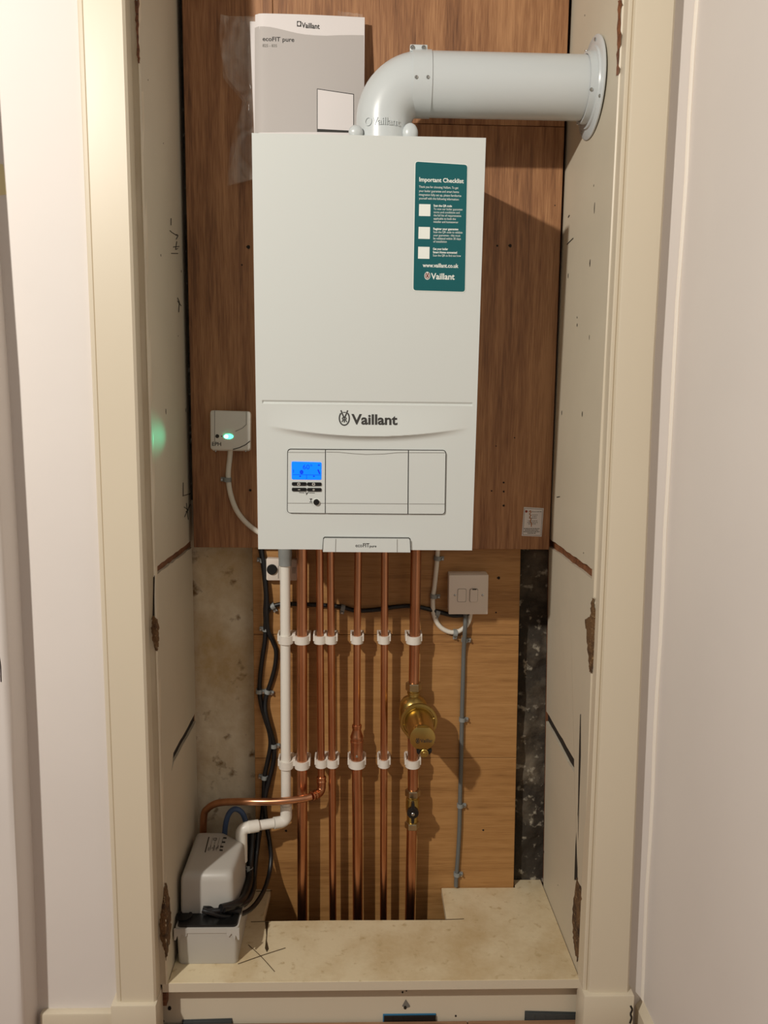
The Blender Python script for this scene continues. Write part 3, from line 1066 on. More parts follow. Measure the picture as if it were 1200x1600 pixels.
MB().lathe([(0, .0066), (.0004, .0066), (.0006, .0060)], kp, BF.n, 24).build('knob_ring', 'stkwhite', cp)
MB().lathe([(0, .0055), (.004, .0054), (.0048, .0046)], kp, BF.n, 24).build('knob', 'black', cp)
# bottom catch with model name
plate(BF, [(503.5, 861), (505, 840.5), (507, 838.6), (639, 839.8), (641, 841.5), (641.8, 862)], .0002, .0012).build('catch_gap', 'gap', bo, smooth=0)
ct = plate(BF, [(504.8, 861.2), (506, 841.6), (507.6, 840), (638.4, 841), (640, 842.4), (640.8, 862)], .0004, .0060).build('catch', 'boiler', bo, smooth=0)
seam(ct, [(525, 841), (524.4, 861)], .8, .0063)
seam(ct, [(620.5, 841.4), (620.4, 861.6)], .8, .0063)
mb = MB()
put_text(mb, 'eco', BF, (555.5, 853.6), (566, 853.7), 5.6, .0064, bold=.004)
put_text(mb, 'FIT', BF, (567.2, 853.7), (577.0, 853.8), 6.2, .0064, bold=.010)
put_text(mb, 'pure', BF, (577.4, 853.9), (588, 854), 4.0, .0064, bold=.01)
mb.build('lettering', 'ink', ct, smooth=0, recalc=False)
# teal sticker: stuck on the case -> part of the boiler
st = plate(BF, rrect((648.2, 251.5), (731, 256.8), (727.2, 457), (644.8, 454.6), 5), .0003, .0006).build('sticker', 'stkwhite', bo, smooth=0)
plate(BF, rrect((649.2, 252.6), (730, 257.8), (726.2, 456), (645.8, 453.6), 4.4), .0006, .0009).build('sticker_print', 'teal', st, smooth=0)
mb = MB()
put_text(mb, 'Important Checklist', BF, (655, 283.6), (724.4, 286.4), 6.6, .0012, bold=.022)
def lines(rows, x0, slope, h, bold=0.0):
    for s, x1, y in rows:
        put_text(mb, s, BF, (x0, y), (x1, y + (x1 - x0) * slope), h, .0012, bold)
lines((('Thank you for choosing Vaillant. To get', 716, 293.6), ('your boiler guarantee and smart home', 717, 300.0), ('integration fully set up, please familiarise', 720.5, 305.9), ('yourself with the following information:', 717, 311.6)), 654.6, .030, 3.6)
lines((('Scan the QR code', 706, 323.0),), 677.4, .025, 3.4, .03)
lines((('To view our boiler guarantee', 722.4, 328.2), ('terms and conditions and', 718, 333.2), ('the full list of requirements', 720.4, 338.2), ('applicable to both the', 712, 343.2), ('installer and homeowner', 716, 348.2)), 677.4, .022, 3.4)
lines((('Register your guarantee', 716, 359.2),), 677, .02, 3.4, .03)
lines((('Scan the QR code to validate', 722.4, 364.2), ('your guarantee - this must', 719, 369.2), ('be validated within 30 days', 720, 374.2), ('of installation', 698, 379)), 677, .018, 3.4)
lines((('Get your boiler', 700, 390.6), ('Smart Home connected', 714, 395.8)), 676.4, .016, 3.4, .03)
lines((('Scan the QR to find out how', 720, 400.8),), 676.4, .016, 3.4)
put_text(mb, 'www.vaillant.co.uk', BF, (660.4, 417.4), (716.2, 418.6), 6.2, .0012, bold=.022)
put_text(mb, 'Vaillant', BF, (673.4, 436.2), (710.2, 437), 9.4, .0012, bold=.02)
mb.build('lettering', 'stkwhite', st, smooth=0, recalc=False)
for (x, y) in ((654.8, 319), (654, 354.6), (653.4, 385.6)):
    MB().poly([BF.at(a, b, .0012) for a, b in ((x, y), (x + 17.8, y + .4), (x + 17.4, y + 19), (x - .4, y + 18.6))]).build('blank_square', 'stkwhite', st, smooth=0, recalc=False)
MB().poly([BF.at(a, b, .0012) for a, b in ellipse(667.6, 431, 4.6, 6.2)]).build('emblem_egg', 'stkwhite', st, smooth=0, recalc=False)
emblem(BF, 667.6, 431, 3.2, 4.4, 'maroon', st, 1.1, .0015)

# ================================================================== FLUE
FY, FZ, FRAD = 1.600, 1.789, .0545
vx = PY(600, 195, FY).x
vt = thing('flue_elbow', (vx, FY, BZ1), 'white flue elbow with clamp band rising from the boiler top', 'flue')
jx = PY(643, 130, FY).x                        # end of the elbow
RB = .066
path = [Vector((vx, FY, BZ1 - .001)), Vector((vx, FY, FZ - RB))]
for k in range(1, 17):
    a = k / 16 * math.pi / 2
    path.append(Vector((vx + RB * (1 - math.cos(a)), FY, FZ - RB + RB * math.sin(a))))
path.append(Vector((jx + .006, FY, FZ)))
MB().tube(path, [.0500] + [.0505] + [.0505 + .0035 * k / 16 for k in range(1, 17)] + [.054], 40).build('elbow', 'flue', vt, smooth=50)
cx1 = PY(672, 130, FY).x
MB().lathe([(0, .0535), (0, .0560), (cx1 - jx, .0562), (cx1 - jx, .0535)], (jx, FY, FZ), (1, 0, 0), 44).build('clamp_band', 'flue', vt, smooth=40)
la, lb = PY(640, 84, FY - .01).x, PY(667, 84, FY - .01).x
MB().box(la, lb, FY - .024, FY - .008, FZ + .047, FZ + .0585).build('clamp_lug', 'flue', vt, bevel=.0015)
for x in (644.5, 662):
    inst('screw', ME_SCREW, (PY(x, 83.5, FY - .024).x, FY - .0241, FZ + .0528), vt, frame((0, -1, .1)) @ Matrix.Diagonal((1.3, 1.3, 1.2)))
for x, y in ((650.5, 121), (668.5, 121)):
    p = PY(x, y, FY - .054)
    dz = p.z - FZ
    yy = FY - math.sqrt(max(.0562 ** 2 - dz * dz, 0))
    inst('screw', ME_SCREW, (p.x, yy + .0004, p.z), vt, frame((0, yy - FY, dz)))
# cap wings at the foot
for x, y, w_, h_ in ((556, 203, .0130, .0125), (641, 204, .0140, .0170)):
    p = PY(x, y, FY - .038)
    prof = [(-math.cos(t) * .009, max(math.sin(t), .02)) for t in [math.pi * k / 10 for k in range(11)]]
    mb = MB().lathe(prof, (0, 0, 0), (0, -1, 0), 22)
    mb.v = [Vector((p.x + v.x * w_, p.y + v.y, p.z - .004 + v.z * h_)) for v in mb.v]
    mb.build('test_cap', 'flue', vt, smooth=60)
MB().lathe([(0, .056), (.004, .056), (.006, .0525)], (vx, FY, BZ1 - .0005), (0, 0, 1), 36).build('collar', 'flue', vt)
# raised name on the elbow
vs_, fs_ = glyphs('Vaillant', .01)
mb = MB()
p0, p1 = PY(571, 194, FY - .05), PY(625, 196, FY - .05)
hh = .0125
for lift in (.0004,):
    for x, y in vs_:
        X = p0.x + (p1.x - p0.x) * (.18 + .82 * x)
        a = max(-1, min(1, (X - vx) / .0522))
        mb.v.append(Vector((vx + .0522 * a, FY - .0522 * math.sqrt(1 - a * a), p0.z + hh * y)))
mb.f = list(fs_)
k = len(mb.v)
inner = [Vector((vx + (v.x - vx) * .955, FY + (v.y - FY) * .955, v.z)) for v in mb.v]
eds = {}
for q in fs_:
    for i in range(len(q)):
        e = (q[i], q[(i + 1) % len(q)])
        eds[e] = eds.get(e, 0) + 1
mb.v += inner
for (a, b) in eds:
    if (b, a) not in eds:
        mb.f.append((b, a, a + k, b + k))
mb.build('raised_lettering', 'flue', vt, smooth=0)
mb = MB()
for k in range(20):
    a0, a1 = 2 * math.pi * k / 20, 2 * math.pi * (k + 1) / 20
    def ep(a, r):
        X = p0.x + .0048 + r * .8 * math.cos(a)
        q = max(-1, min(1, (X - vx) / .0520))
        return Vector((vx + .0520 * q, FY - .0520 * math.sqrt(1 - q * q), p0.z + .007 + r * math.sin(a)))
    mb.poly([ep(a0, .0075), ep(a1, .0075), ep(a1, .0058), ep(a0, .0058)])
mb.build('raised_emblem', 'flue', vt, smooth=0)
# straight flue pipe and wall flange
fp_ = thing('flue_pipe', (.3, FY, FZ - FRAD), 'straight white flue pipe running into the right side wall', 'flue')
xw = XR(FY, FZ)
MB().lathe([(0, FRAD), (xw - cx1 + .03, FRAD)], (cx1, FY, FZ), (1, 0, 0), 48).build('pipe', 'flue', fp_, smooth=40)
fg = thing('flue_flange', (xw, FY, FZ - .085), 'round white flange plate around the flue on the right wall', 'flange')
MB().lathe([(0, FRAD + .001), (0, .086), (-.0025, .0865), (-.004, .0845), (-.004, .0690), (-.007, .0675), (-.007, .0605), (-.018, .0595), (-.018, FRAD + .001)], (xw - .0004, FY, FZ), (1, 0, 0), 56, caps=False).build('plate', 'flue', fg, smooth=40)
for k, a in enumerate((math.radians(200), math.radians(100), math.radians(300), math.radians(20))):
    pos = Vector((xw - .017, FY + .0600 * math.cos(a), FZ + .0600 * math.sin(a)))
    inst('screw', ME_SCREW, pos, fg, frame((0, math.cos(a), math.sin(a)), (1, 0, 0)))
    inst('screw', ME_SCREW, (xw - .0048, FY + .078 * math.cos(a + .12), FZ + .078 * math.sin(a + .12)), fg, frame((-1, 0, 0)))

# ================================================================== MANUAL IN ITS BAG, standing on the boiler
bm_b, bm_t = 1.700, 1.728
ztop = PY(480, 22, bm_t).z
CF = Face((0, bm_b, BZ1), (0, -(ztop - BZ1), -(bm_b - bm_t) * -1))
CF = Face((0, bm_b, BZ1), Vector((0, -(ztop - BZ1), (bm_t - bm_b))))
bk = thing('manual', (CF.at(480, 205).x, bm_b + .008, BZ1), 'grey and white boiler manual leaning on the board above the boiler', 'booklet')
c_tl, c_tr = CF.at(397, 18), CF.at(568.5, 27.5)
xa_, xb_ = CF.at(398, 205).x, CF.at(568.5, 205).x
def cover(off, x0, x1, za, zb):
    """slightly bowed sheet with the spine rolled back at the left"""
    mb = MB()
    nX, nZ = 24, 10
    for j in range(nZ + 1):
        z = za + (zb - za) * j / nZ
        for i in range(nX + 1):
            t = i / nX
            x = x0 + (x1 - x0) * t
            roll = .007 * max(0, 1 - t / .07) ** 2
            bow = .0025 * math.sin(t * math.pi)
            y = bm_b + (bm_t - bm_b) * (z - BZ1) / (ztop - BZ1)
            mb.v.append(Vector((x, y + roll - bow - off, z + (.0025 * (1 - t) if j == nZ else 0))))
    for j in range(nZ):
        for i in range(nX):
            k = j * (nX + 1) + i
            mb.f.append((k, k + 1, k + nX + 2, k + nX + 1))
    return mb
zt = c_tr.z
cover(.001, xa_, xb_, BZ1 + .0015, zt).build('cover', 'paper', bk, smooth=60, recalc=False)
mb = MB()
mb.loft([[(xa_ + .001, lean_y + .0068, z), (xb_ - .0008, lean_y + .0008, z), (xb_ - .0008, lean_y + .0125, z), (xa_ + .001, lean_y + .0125, z)] for z, lean_y in ((BZ1 + .0012, bm_b), (zt - .0012, bm_t - .0004))])
mb.build('pages', 'paperedge', bk, smooth=0)
# second booklet peeping out behind at the left
b2 = thing('manual', (xa_, bm_b + .018, BZ1), 'second booklet peeping out behind the left edge of the manual', 'booklet')
xs2 = CF.at(388.5, 120).x
z2 = CF.at(388.5, 29).z
MB().loft([[(xs2 + .0012 + d, y + .0135, z), (xs2 + d, y + .0155, z), (xs2 + .0012 + d, y + .018, z), (xb_ - .004, y + .018, z), (xb_ - .004, y + .0135, z)] for z, y, d in ((BZ1 + .0012, bm_b, .0115), (z2, bm_t - .002, 0))]).build('pages', 'paper', b2)
# printed area on cover: grey field with wavy head
def on_cover(px, py, off):
    p = CF.at(px, py)
    t = min(max((p.x - xa_) / (xb_ - xa_), 0), 1)
    y = bm_b + (bm_t - bm_b) * (p.z - BZ1) / (ztop - BZ1) + .007 * max(0, 1 - t / .07) ** 2 - .0025 * math.sin(t * math.pi) - .001 - off
    return Vector((p.x, y, p.z))
class Cover:
    n = CF.n
    def at(s, x, y, off=0.0):
        return on_cover(x, y, off)
CV = Cover()
wave = [(397.5, 41.5), (404, 41.2), (412, 42), (422, 43), (434, 45.5), (448, 49), (462, 52.5), (476, 55), (492, 56.5), (510, 57), (530, 56), (550, 55.5), (568.3, 55.5)]
mb = MB()
nR = 10
for j in range(nR + 1):
    for (x, y) in wave:
        yb = 207
        mb.v.append(on_cover(x, y + (yb - y) * j / nR, .0004))
for j in range(nR):
    for i in range(len(wave) - 1):
        k = j * len(wave) + i
        mb.f.append((k, k + 1, k + len(wave) + 1, k + len(wave)))
mb.build('cover_print', 'papergrey', bk, smooth=60, recalc=False)
MB().poly([on_cover(x, y, .0008) for x, y in ((495.5, 139.5), (553, 147.5), (553, 208), (495.5, 207))]).build('picture_frame', 'ink', bk, smooth=0, recalc=False)
MB().poly([on_cover(x, y, .0011) for x, y in ((496.5, 140.9), (552, 148.7), (552, 205), (496.5, 202.5))]).build('picture', 'paper', bk, smooth=0, recalc=False)
text('Vaillant', CV, (471.5, 44.5), (499.5, 46.5), 8.2, 'ink', bk, .0007, bold=.016)
MB().poly([on_cover(x, y, .0007) for x, y in ((464.3, 34.2), (470.8, 34.6), (470.8, 43), (464.3, 42.6))]).build('emblem_square', 'ink', bk, smooth=0, recalc=False)
MB().poly([on_cover(x, y, .0010) for x, y in ellipse(467.5, 38.7, 2.2, 3.0, 14)]).build('emblem', 'paper', bk, smooth=0, recalc=False)
text('ecoFIT pure', CV, (410.5, 64.6), (460, 66.6), 6.8, 'ink', bk, .0007, bold=.014)
text('825 - 835', CV, (410.5, 74), (433, 74.6), 4.4, 'greyink', bk, .0007, bold=.01)
# bag
bg = thing('plastic_bag', (PY(370, 290, 1.74).x, 1.742, PY(370, 290, 1.74).z), 'crumpled clear plastic bag hanging out left of the manual', 'bag')
edge = [(26, 346), (45, 343), (62, 343), (95, 348), (122, 349), (140, 362), (158, 379), (175, 377), (200, 368), (235, 361), (270, 357), (291, 355)]
def exl(y):
    for (a, xa0), (b, xb0) in zip(edge[:-1], edge[1:]):
        if a <= y <= b:
            return xa0 + (xb0 - xa0) * (y - a) / (b - a)
    return edge[-1][1]
for layer in range(2):
    mb = MB()
    nR, nC = 60, 16
    for j in range(nR + 1):
        for i in range(nC + 1):
            t = i / nC
            y = 26 + (291 - 26) * j / nR
            xl0 = exl(y) + layer * (4 + 3 * math.sin(j * .31))
            x = xl0 + (404 - xl0) * t
            y2 = y + (-13 * t * max(0, (j / nR - .8) * 5))
            p = PY(x, y2, 1.742)
            cr = 1 - abs(noise.noise(Vector((x * .045 + y * .02, y * .03 - x * .02, layer * 5.3)))) * 2
            cr2 = noise.noise(Vector((x * .12, y * .06, layer * 3.1 + 9)))
            p.y = 1.741 - .008 * cr * (1 - .8 * t) - .0035 * cr2 * (1 - t) + layer * .004
            p.y = min(p.y, 1.7485)
            mb.v.append(p)
    for j in range(nR):
        for i in range(nC):
            k = j * (nC + 1) + i
            mb.f.append((k, k + 1, k + nC + 2, k + nC + 1))
    mb.build('film_sheet', 'film', bg, smooth=50, recalc=False)
mb = MB()
rows = []
for j in range(4):
    for i in range(13):
        x = 528 + (567 - 528) * i / 12
        p = PY(x, 17.5 + 4 * j + .12 * (x - 528) + 1.5 * noise.noise(Vector((x * .2, j, 0))), 1.741)
        p.y -= .004 * noise.noise(Vector((x * .3, j * 1.7, 4)))
        mb.v.append(p)
for j in range(3):
    for i in range(12):
        k = j * 13 + i
        mb.f.append((k, k + 1, k + 14, k + 13))
mb.build('film_end', 'film', bg, smooth=50, recalc=False)

# ================================================================== RECEIVER (left of boiler) + its cable
rx = thing('heating_receiver', (PY(360, 704, YU).x, YU, PY(360, 704, YU).z), 'small square white wireless receiver with a glowing green light', 'receiver')
RF = Face((0, YU - .026, 0), (0, -1, 0))
out = rrect((328, 641), (391.5, 643), (391, 704), (328.5, 703), 5)
plate(RF, rrect((329.5, 644), (390.5, 645.5), (390, 705.5), (329.5, 705), 4), -.0255, -.012).build('back_box', 'pl_white', rx, bevel=.001)
plate(RF, out, -.013, 0).build('cover', 'pl_white', rx, bevel=.0030)
for q in ([(335.5, 641.5), (335.5, 690)], [(385, 643.5), (385, 663), (379, 669), (368, 674)]):
    MB().ribbon(RF, q, .7, .0004).build('cover_seam', 'greyink', rx, smooth=0, recalc=False)
mb = MB()
mb.ribbon(RF, [(364, 702.2), (374, 699.5), (384, 694.8), (390.8, 689)], 1.3, .0004)
mb.build('cover_joint', 'gap', rx, smooth=0, recalc=False)
MB().lathe([(0, .0040), (.0012, .0038)], RF.at(339.5, 681.5, -.0002), (0, -1, 0), 16).build('button', 'gap', rx)
MB().prism([RF.at(x, y, 0) for x, y in ellipse(357, 682, 7.4, 3.8, 20)], (0, -.0008, 0)).build('light', 'led', rx, smooth=0)
MB().prism([RF.at(x, y, 0) for x, y in ellipse(353.6, 682, 3.0, 2.8, 16)], (0, -.0012, 0)).build('light_core', 'ledhot', rx, smooth=0)
MB().prism([RF.at(x, y, 0) for x, y in ellipse(346.4, 681.6, 1.0, .9, 10)], (0, -.0006, 0)).build('indicator', 'ink', rx, smooth=0)
text('EPH', RF, (331.5, 696.4), (345.5, 696.8), 6.0, 'ink', rx, .0004, bold=.012)
for x in (336, 383):
    MB().lathe([(0, .0016), (.003, .0016)], RF.at(x, 704, -.008), (0, 0, -1), 10).build('cover_screw', 'steel', rx)
gl = bpy.data.lights.new('receiver_light', 'SPOT')
gl.energy, gl.color, gl.spot_size, gl.spot_blend, gl.shadow_soft_size = 0.30, (0.05, 1.0, 0.5), math.radians(24), 1.0, .002
go = bpy.data.objects.new('receiver_light', gl)
src = RF.at(356, 682, .004)
tgt = PX(242, 681, XL)
go.location = src - ORG[rx.name]
go.rotation_euler = (Vector(tgt) - src).to_track_quat('-Z', 'Y').to_euler()
COL.objects.link(go)
go.parent = rx


def cable(name, pts, r, mat, label, cat='cable', n=6, group=None):
    o = MB().tube(spline(pts, n), r, 10).build(name, mat, smooth=60)
    tag(o, label, cat, group)
    return o


# nail-in cable clips
ME_STRAP = {}
for key, r, mt in (('b', .0048, 'greyplast'), ('w', .0055, 'greyplast')):
    mb = MB()
    prof = [(-r - .0022, .0), (-r - .0022, -r * 1.2)] + [((r + .0022) * math.cos(a), -r * 1.2 - (r + .0016) * math.sin(a)) for a in [math.pi - k * math.pi / 8 for k in range(9)]] + [(r + .0022, 0)]
    inner = [(r, 0)] + [(r * math.cos(a), -r * 1.2 - r * math.sin(a)) for a in [k * math.pi / 8 for k in range(9)]] + [(-r, 0)]
    mb.prism([(x, y, -.0045) for x, y in prof + inner], (0, 0, .009))
    mb.box(r + .0015, r + .0085, -.006, 0, -.0042, .0042)
    ME_STRAP[key] = shared('strap', mb, mt, smooth=40)
ME_NAIL = shared('nail', MB().lathe([(0, .0011), (.010, .0011), (.010, .0024), (.0115, .0020)], (0, 0, 0), (0, -1, 0), 10), 'steel')


def cable_clip(x, y, ang, key, label, Y=YLW, flip=1):
    """ang: cable direction on the board, degrees from vertical"""
    p = PY(x, y, Y)
    t = thing('cable_clip', p, label, 'clip', 'grey nail-in cable clips')
    rot = Matrix.Rotation(math.radians(ang), 3, 'Y') @ Matrix.Diagonal((flip, 1, 1))
    inst('strap', ME_STRAP[key], p, t, rot)
    r = .0048 if key == 'b' else .0055
    inst('nail', ME_NAIL, Vector(p) + rot @ Vector((r + .0052, 0, 0)), t)
    return t


cable('receiver_cable', [PY(x, y, YU - .006 if i else YU - .012) for i, (x, y) in enumerate(((360, 702), (359, 716), (357, 735), (357, 752), (361, 775), (370, 798), (384, 816), (400, 829), (415, 838)))], .0055, 'whitecable', 'white cable curving from the receiver down behind the boiler')
cable_clip(356, 749, 2, 'w', 'grey clip on the white cable under the receiver', YU, -1)

# ================================================================== PIPES
YP_ = 1.722
R15, R22 = .0078, .0112
def pp(x, y, Y=YP_):
    return PY(x, y, Y)
ZB_ = -.085
def down(x, y):                        # run on straight into the hole behind the shelf
    p = pp(x, y)
    return Vector((p.x, p.y, ZB_))
ztp = BZ0 + .004
def up(x, y):
    p = pp(x, y)
    return Vector((p.x, p.y, ztp))

p1 = tag(MB().tube([up(472, 862), pp(472, 1140), down(472.5, 1435)], R22, 20).build('copper_pipe', 'copper', smooth=60), 'thick copper pipe next to the white plastic pipe', 'pipe', 'copper pipes under the boiler')
p2 = thing('copper_pipe', pp(318, 1297, 1.737), 'copper pipe bending left across to the condensate pump', 'pipe', 'copper pipes under the boiler')
el0 = pp(502, 1236)
run = bend([el0 + Vector((0, 0, .004)), pp(501.5, 1240, 1.712), pp(488, 1244, 1.694), pp(470, 1248.5, 1.688), pp(432, 1252.5, 1.686), pp(352, 1253, 1.700), pp(319, 1262, 1.707), pp(316, 1320, 1.708)], .03, 8)
MB().tube([up(499, 862), pp(500.5, 1040), pp(502, 1216)], R15, 18).build('riser', 'copper', p2, smooth=60)
mb = MB()
elp = bend([pp(502, 1214), pp(502.5, 1238, 1.718), pp(487, 1244.5, 1.694)], .016, 8)
mb.tube(elp, [.0100] + [.0094] * (len(elp) - 2) + [.0100], 18)
for a in (elp[0], elp[-1]):
    d = (elp[1] - elp[0]).normalized() if a is elp[0] else (elp[-2] - elp[-1]).normalized()
    mb.lathe([(-.001, .0098), (0, .0106), (.003, .0106), (.004, .0098), (.008, .0098), (.009, .0106), (.012, .0106), (.013, .0098)], a, d, 18)
mb.build('elbow', 'solder', p2, smooth=50)
MB().tube(spline([pp(487, 1244.5, 1.694), pp(470, 1248.5, 1.688), pp(432, 1252.3, 1.684), pp(390, 1252.6, 1.690), pp(356, 1253, 1.712), pp(338, 1255.5, 1.724), pp(325, 1263, 1.732), pp(318.5, 1276, 1.736), pp(317, 1330, 1.737)], 8), R15, 18).build('run', 'copper', p2, smooth=60)
p3 = tag(MB().tube([up(516, 862), pp(518.5, 1140), down(521, 1435)], R15, 18).build('copper_pipe', 'copper', smooth=60), 'thin copper pipe running straight down, third copper pipe from the left', 'pipe', 'copper pipes under the boiler')
p4 = thing('copper_pipe', down(560, 1435), 'copper pipe with a step-down fitting above its lower clip', 'pipe', 'copper pipes under the boiler')
MB().tube([up(560, 862), pp(558, 1000), pp(557.5, 1140)], R15, 18).build('upper_length', 'copper', p4, smooth=60)
a = pp(557.5, 1132)
b = pp(557.5, 1186)
H = (a - b).length
MB().lathe([(0, .0095), (.001, .0104), (.008, .0104), (.009, .0094), (.013, .0094), (.024, .0130), (.027, .0142), (.030, .0142), (.031, .0132), (.036, .0132), (.037, .0142), (.041, .0142), (.042, .0132), (.060, .0132), (.062, .0138), (H, .0132)], a, (b - a), 24).build('reducer', 'solder', p4, smooth=35)
inst('screw', ME_SCREW, pp(557.5, 1182, YP_ - .0132), p4, frame((0, -1, .0)))
MB().tube([pp(557.5, 1180), pp(558.5, 1300), down(560, 1435)], R22, 20).build('lower_length', 'copper', p4, smooth=60)
p5 = tag(MB().tube([up(601, 862), pp(600, 1140), down(600, 1435)], R15, 18).build('copper_pipe', 'copper', smooth=60), 'thin copper pipe second from the right, just left of the brass filter', 'pipe', 'copper pipes under the boiler')
p6a = tag(MB().tube([up(650, 862), pp(646.5, 1070)], R22, 20).build('copper_pipe', 'copper', smooth=60), 'short thick copper pipe from the boiler down to the brass filter', 'pipe', 'copper pipes under the boiler')
p6b = tag(MB().tube([pp(645, 1150), pp(645, 1238)], R22, 20).build('copper_pipe', 'copper', smooth=60), 'short copper pipe between the brass filter and the black-handled valve', 'pipe', 'copper pipes under the boiler')
p6c = tag(MB().tube([pp(643.5, 1284), down(640, 1435)], R22, 20).build('copper_pipe', 'copper', smooth=60), 'copper pipe running down below the black-handled valve', 'pipe', 'copper pipes under the boiler')

# white condensate pipe with its fittings
wpp = thing('waste_pipe', pp(375, 1310, 1.66), 'white plastic condensate pipe dropping from boiler and elbowing into the pump', 'pipe')
wtop = up(445.5, 862)
RW = .0108
MB().tube([wtop, pp(446, 1050), pp(447, 1268)], RW, 20).build('vertical_length', 'pipewhite', wpp, smooth=60)
MB().lathe([(0, .0145), (.064, .0145), (.066, .0136), (.084, .0136)], wtop, (pp(446, 1000) - wtop), 20).build('rubber_sleeve', 'greyplast', wpp, smooth=40)
ea, eb, ec = pp(447, 1258), pp(447.3, 1283, 1.722), pp(428, 1286, 1.711)
el = bend([ea, eb, ec], .02, 8)
mb = MB().tube(el, .0128, 20)
mb.build('elbow', 'pipewhite', wpp, smooth=60)
fa, fb = pp(428, 1286, 1.711), pp(384, 1293, 1.692)
MB().tube([fa, fb], RW, 20).build('cross_length', 'pipewhite', wpp, smooth=60)
MB().lathe([(0, .0128), (.004, .0134), (.022, .0134), (.022, RW)], pp(404, 1290, 1.697), (fb - fa), 20).build('socket', 'pipewhite', wpp, smooth=40)
g = bend([pp(398, 1291, 1.697), pp(377, 1294.5, 1.690), pp(377.5, 1345, 1.690)], .022, 8)
MB().tube(g, .0128, 20).build('elbow', 'pipewhite', wpp, smooth=60)

# white pipe clips
def clip_meshes(r):
    k = r + .0042
    h = .0085
    d = YLW - YP_
    mb = MB()
    prof = [(-k, d * .55), (-k - .001, .0)] + [(k * math.cos(a) * (1.0 if abs(math.cos(a)) < .9 else 1.02), -k * math.sin(a)) for a in [math.pi - q * math.pi / 12 for q in range(1, 12)]] + [(k + .001, 0), (k, d * .55), (r + .001, d * .55), (r + .0003, 0)] + [((r + .0003) * math.cos(a), -(r + .0003) * math.sin(a)) for a in [q * math.pi / 12 for q in range(1, 12)]] + [(-r - .0003, 0), (-r - .001, d * .55)]
    mb.prism([(x, y, -h) for x, y in prof], (0, 0, 2 * h))
    band = shared('band', mb, 'clip', smooth=40)
    mb = MB()
    mb.box(-k, k, d * .5, d - .0002, -h * .9, h * .9)
    mb.box(-k - .0025, -k + .0012, -.004, d * .62, -h * .4, h * 1.5)
    mb.box(k - .0012, k + .0025, -.004, d * .62, -h * .4, h * 1.5)
    basem = shared('base', mb, 'clip', smooth=0, bevel=.0008, seg=1)
    return band, basem


CM = {R15: clip_meshes(R15), R22: clip_meshes(R22), RW: clip_meshes(RW), .0132: clip_meshes(.0134)}
def pipe_clip(x, y, r, label):
    p = pp(x, y)
    t = thing('pipe_clip', (p.x, YLW, p.z), label, 'clip', 'white plastic pipe clips')
    inst('band', CM[r][0], p, t)
    inst('base', CM[r][1], p, t)


row = (('upper', 999, (446.5, 472, 500, 517, 558, 600, 646.5)), ('lower', 1194, (447, 472, 502, 519.5, 557.5, 600, 645)))
pn = ('white plastic pipe', 'thick copper pipe beside the white pipe', 'copper pipe that bends off to the pump', 'third copper pipe from the left', 'copper pipe with the step-down fitting', 'thin copper pipe left of the filter', 'copper pipe holding the brass filter')
for nm, y, xs in row:
    for i, x in enumerate(xs):
        r = (RW, R22, R15, R15, R15, R15, R22)[i]
        if i == 4 and nm == 'lower':
            r = .0132
        pipe_clip(x, y - (2 if i > 1 and nm == 'lower' else 0), r, '%s white clip on the %s' % (nm, pn[i]))

# ================================================================== BRASS FILTER
fc = pp(645.5, 1118)
ft = thing('magnetic_filter', pp(645, 1165), 'brass magnetic filter with a round cap facing forward on the right-hand pipe', 'filter')
def hexnut(mb, p, d, rad, h, ch=.0015):
    d = Vector(d).normalized()
    mb._lathe([(0, rad - ch), (ch, rad), (h - ch, rad), (h, rad - ch)], Vector(p), d, 6, True)
n0_ = pp(646.5, 1066)
dn = Vector((0, 0, -1))
mb = MB()
hexnut(mb, n0_, dn, .0178, .018)
mb.build('compression_nut', 'nickel', ft, smooth=0, bevel=.0006, seg=1)
MB().lathe([(.016, .0125), (.020, .0125), (.021, .0140), (.025, .0140), (.026, .012), (.030, .0125), (.036, .022), (.046, .0285), (.060, .0305), (.085, .0305), (.098, .026), (.108, .017), (.125, .0125)], n0_, dn, 32).build('body', 'brass', ft, smooth=50)
# cap assembly: axis towards the viewer
ax = Vector((.02, -1, 0)).normalized()
q0 = PY(654.5, 1128, 1.686)
MB().lathe([(-.034, .024), (-.014, .030), (-.010, .0385), (-.002, .0405), (0, .0395), (.0005, .0345), (-.0015, .0335), (-.0015, .030)], q0, ax, 44).build('cap_ring', 'brass', ft, smooth=35)
for k in range(4):
    a = math.pi / 2 + k * math.pi / 2 + .25
    d = Vector((math.cos(a), 0, math.sin(a)))
    MB().tube([q0 + d * .031 + ax * .0, q0 + d * .034 + ax * .0008], .0016, 8).build('cap_lug', 'brass', ft)
MB().lathe([(-.002, .0305), (.004, .0300), (.010, .0285), (.070, .0265), (.078, .0262), (.080, .0250)], q0, ax, 44).build('sleeve', 'brass', ft, smooth=35)
# flat-sided end plate with name
e0 = q0 + ax * .080
pts = []
for k in range(36):
    a = 2 * math.pi * k / 36
    x, z = .0262 * math.cos(a), .0262 * math.sin(a)
    z = max(-.0232, min(.0225, z))
    pts.append(e0 + Vector((x, 0, z)))
MB().prism(pts, ax * .004).build('end_plate', 'brass', ft, bevel=.0012, smooth=30)
EF = Face(e0 + ax * .004, ax)
text('Vaillant', EF, (656.5, 1160.2), (680, 1159.6), 5.6, 'ink', ft, .0004, bold=.012)
emblem(EF, 652.6, 1157.6, 2.7, 3.9, 'ink', ft, .8, .0004)
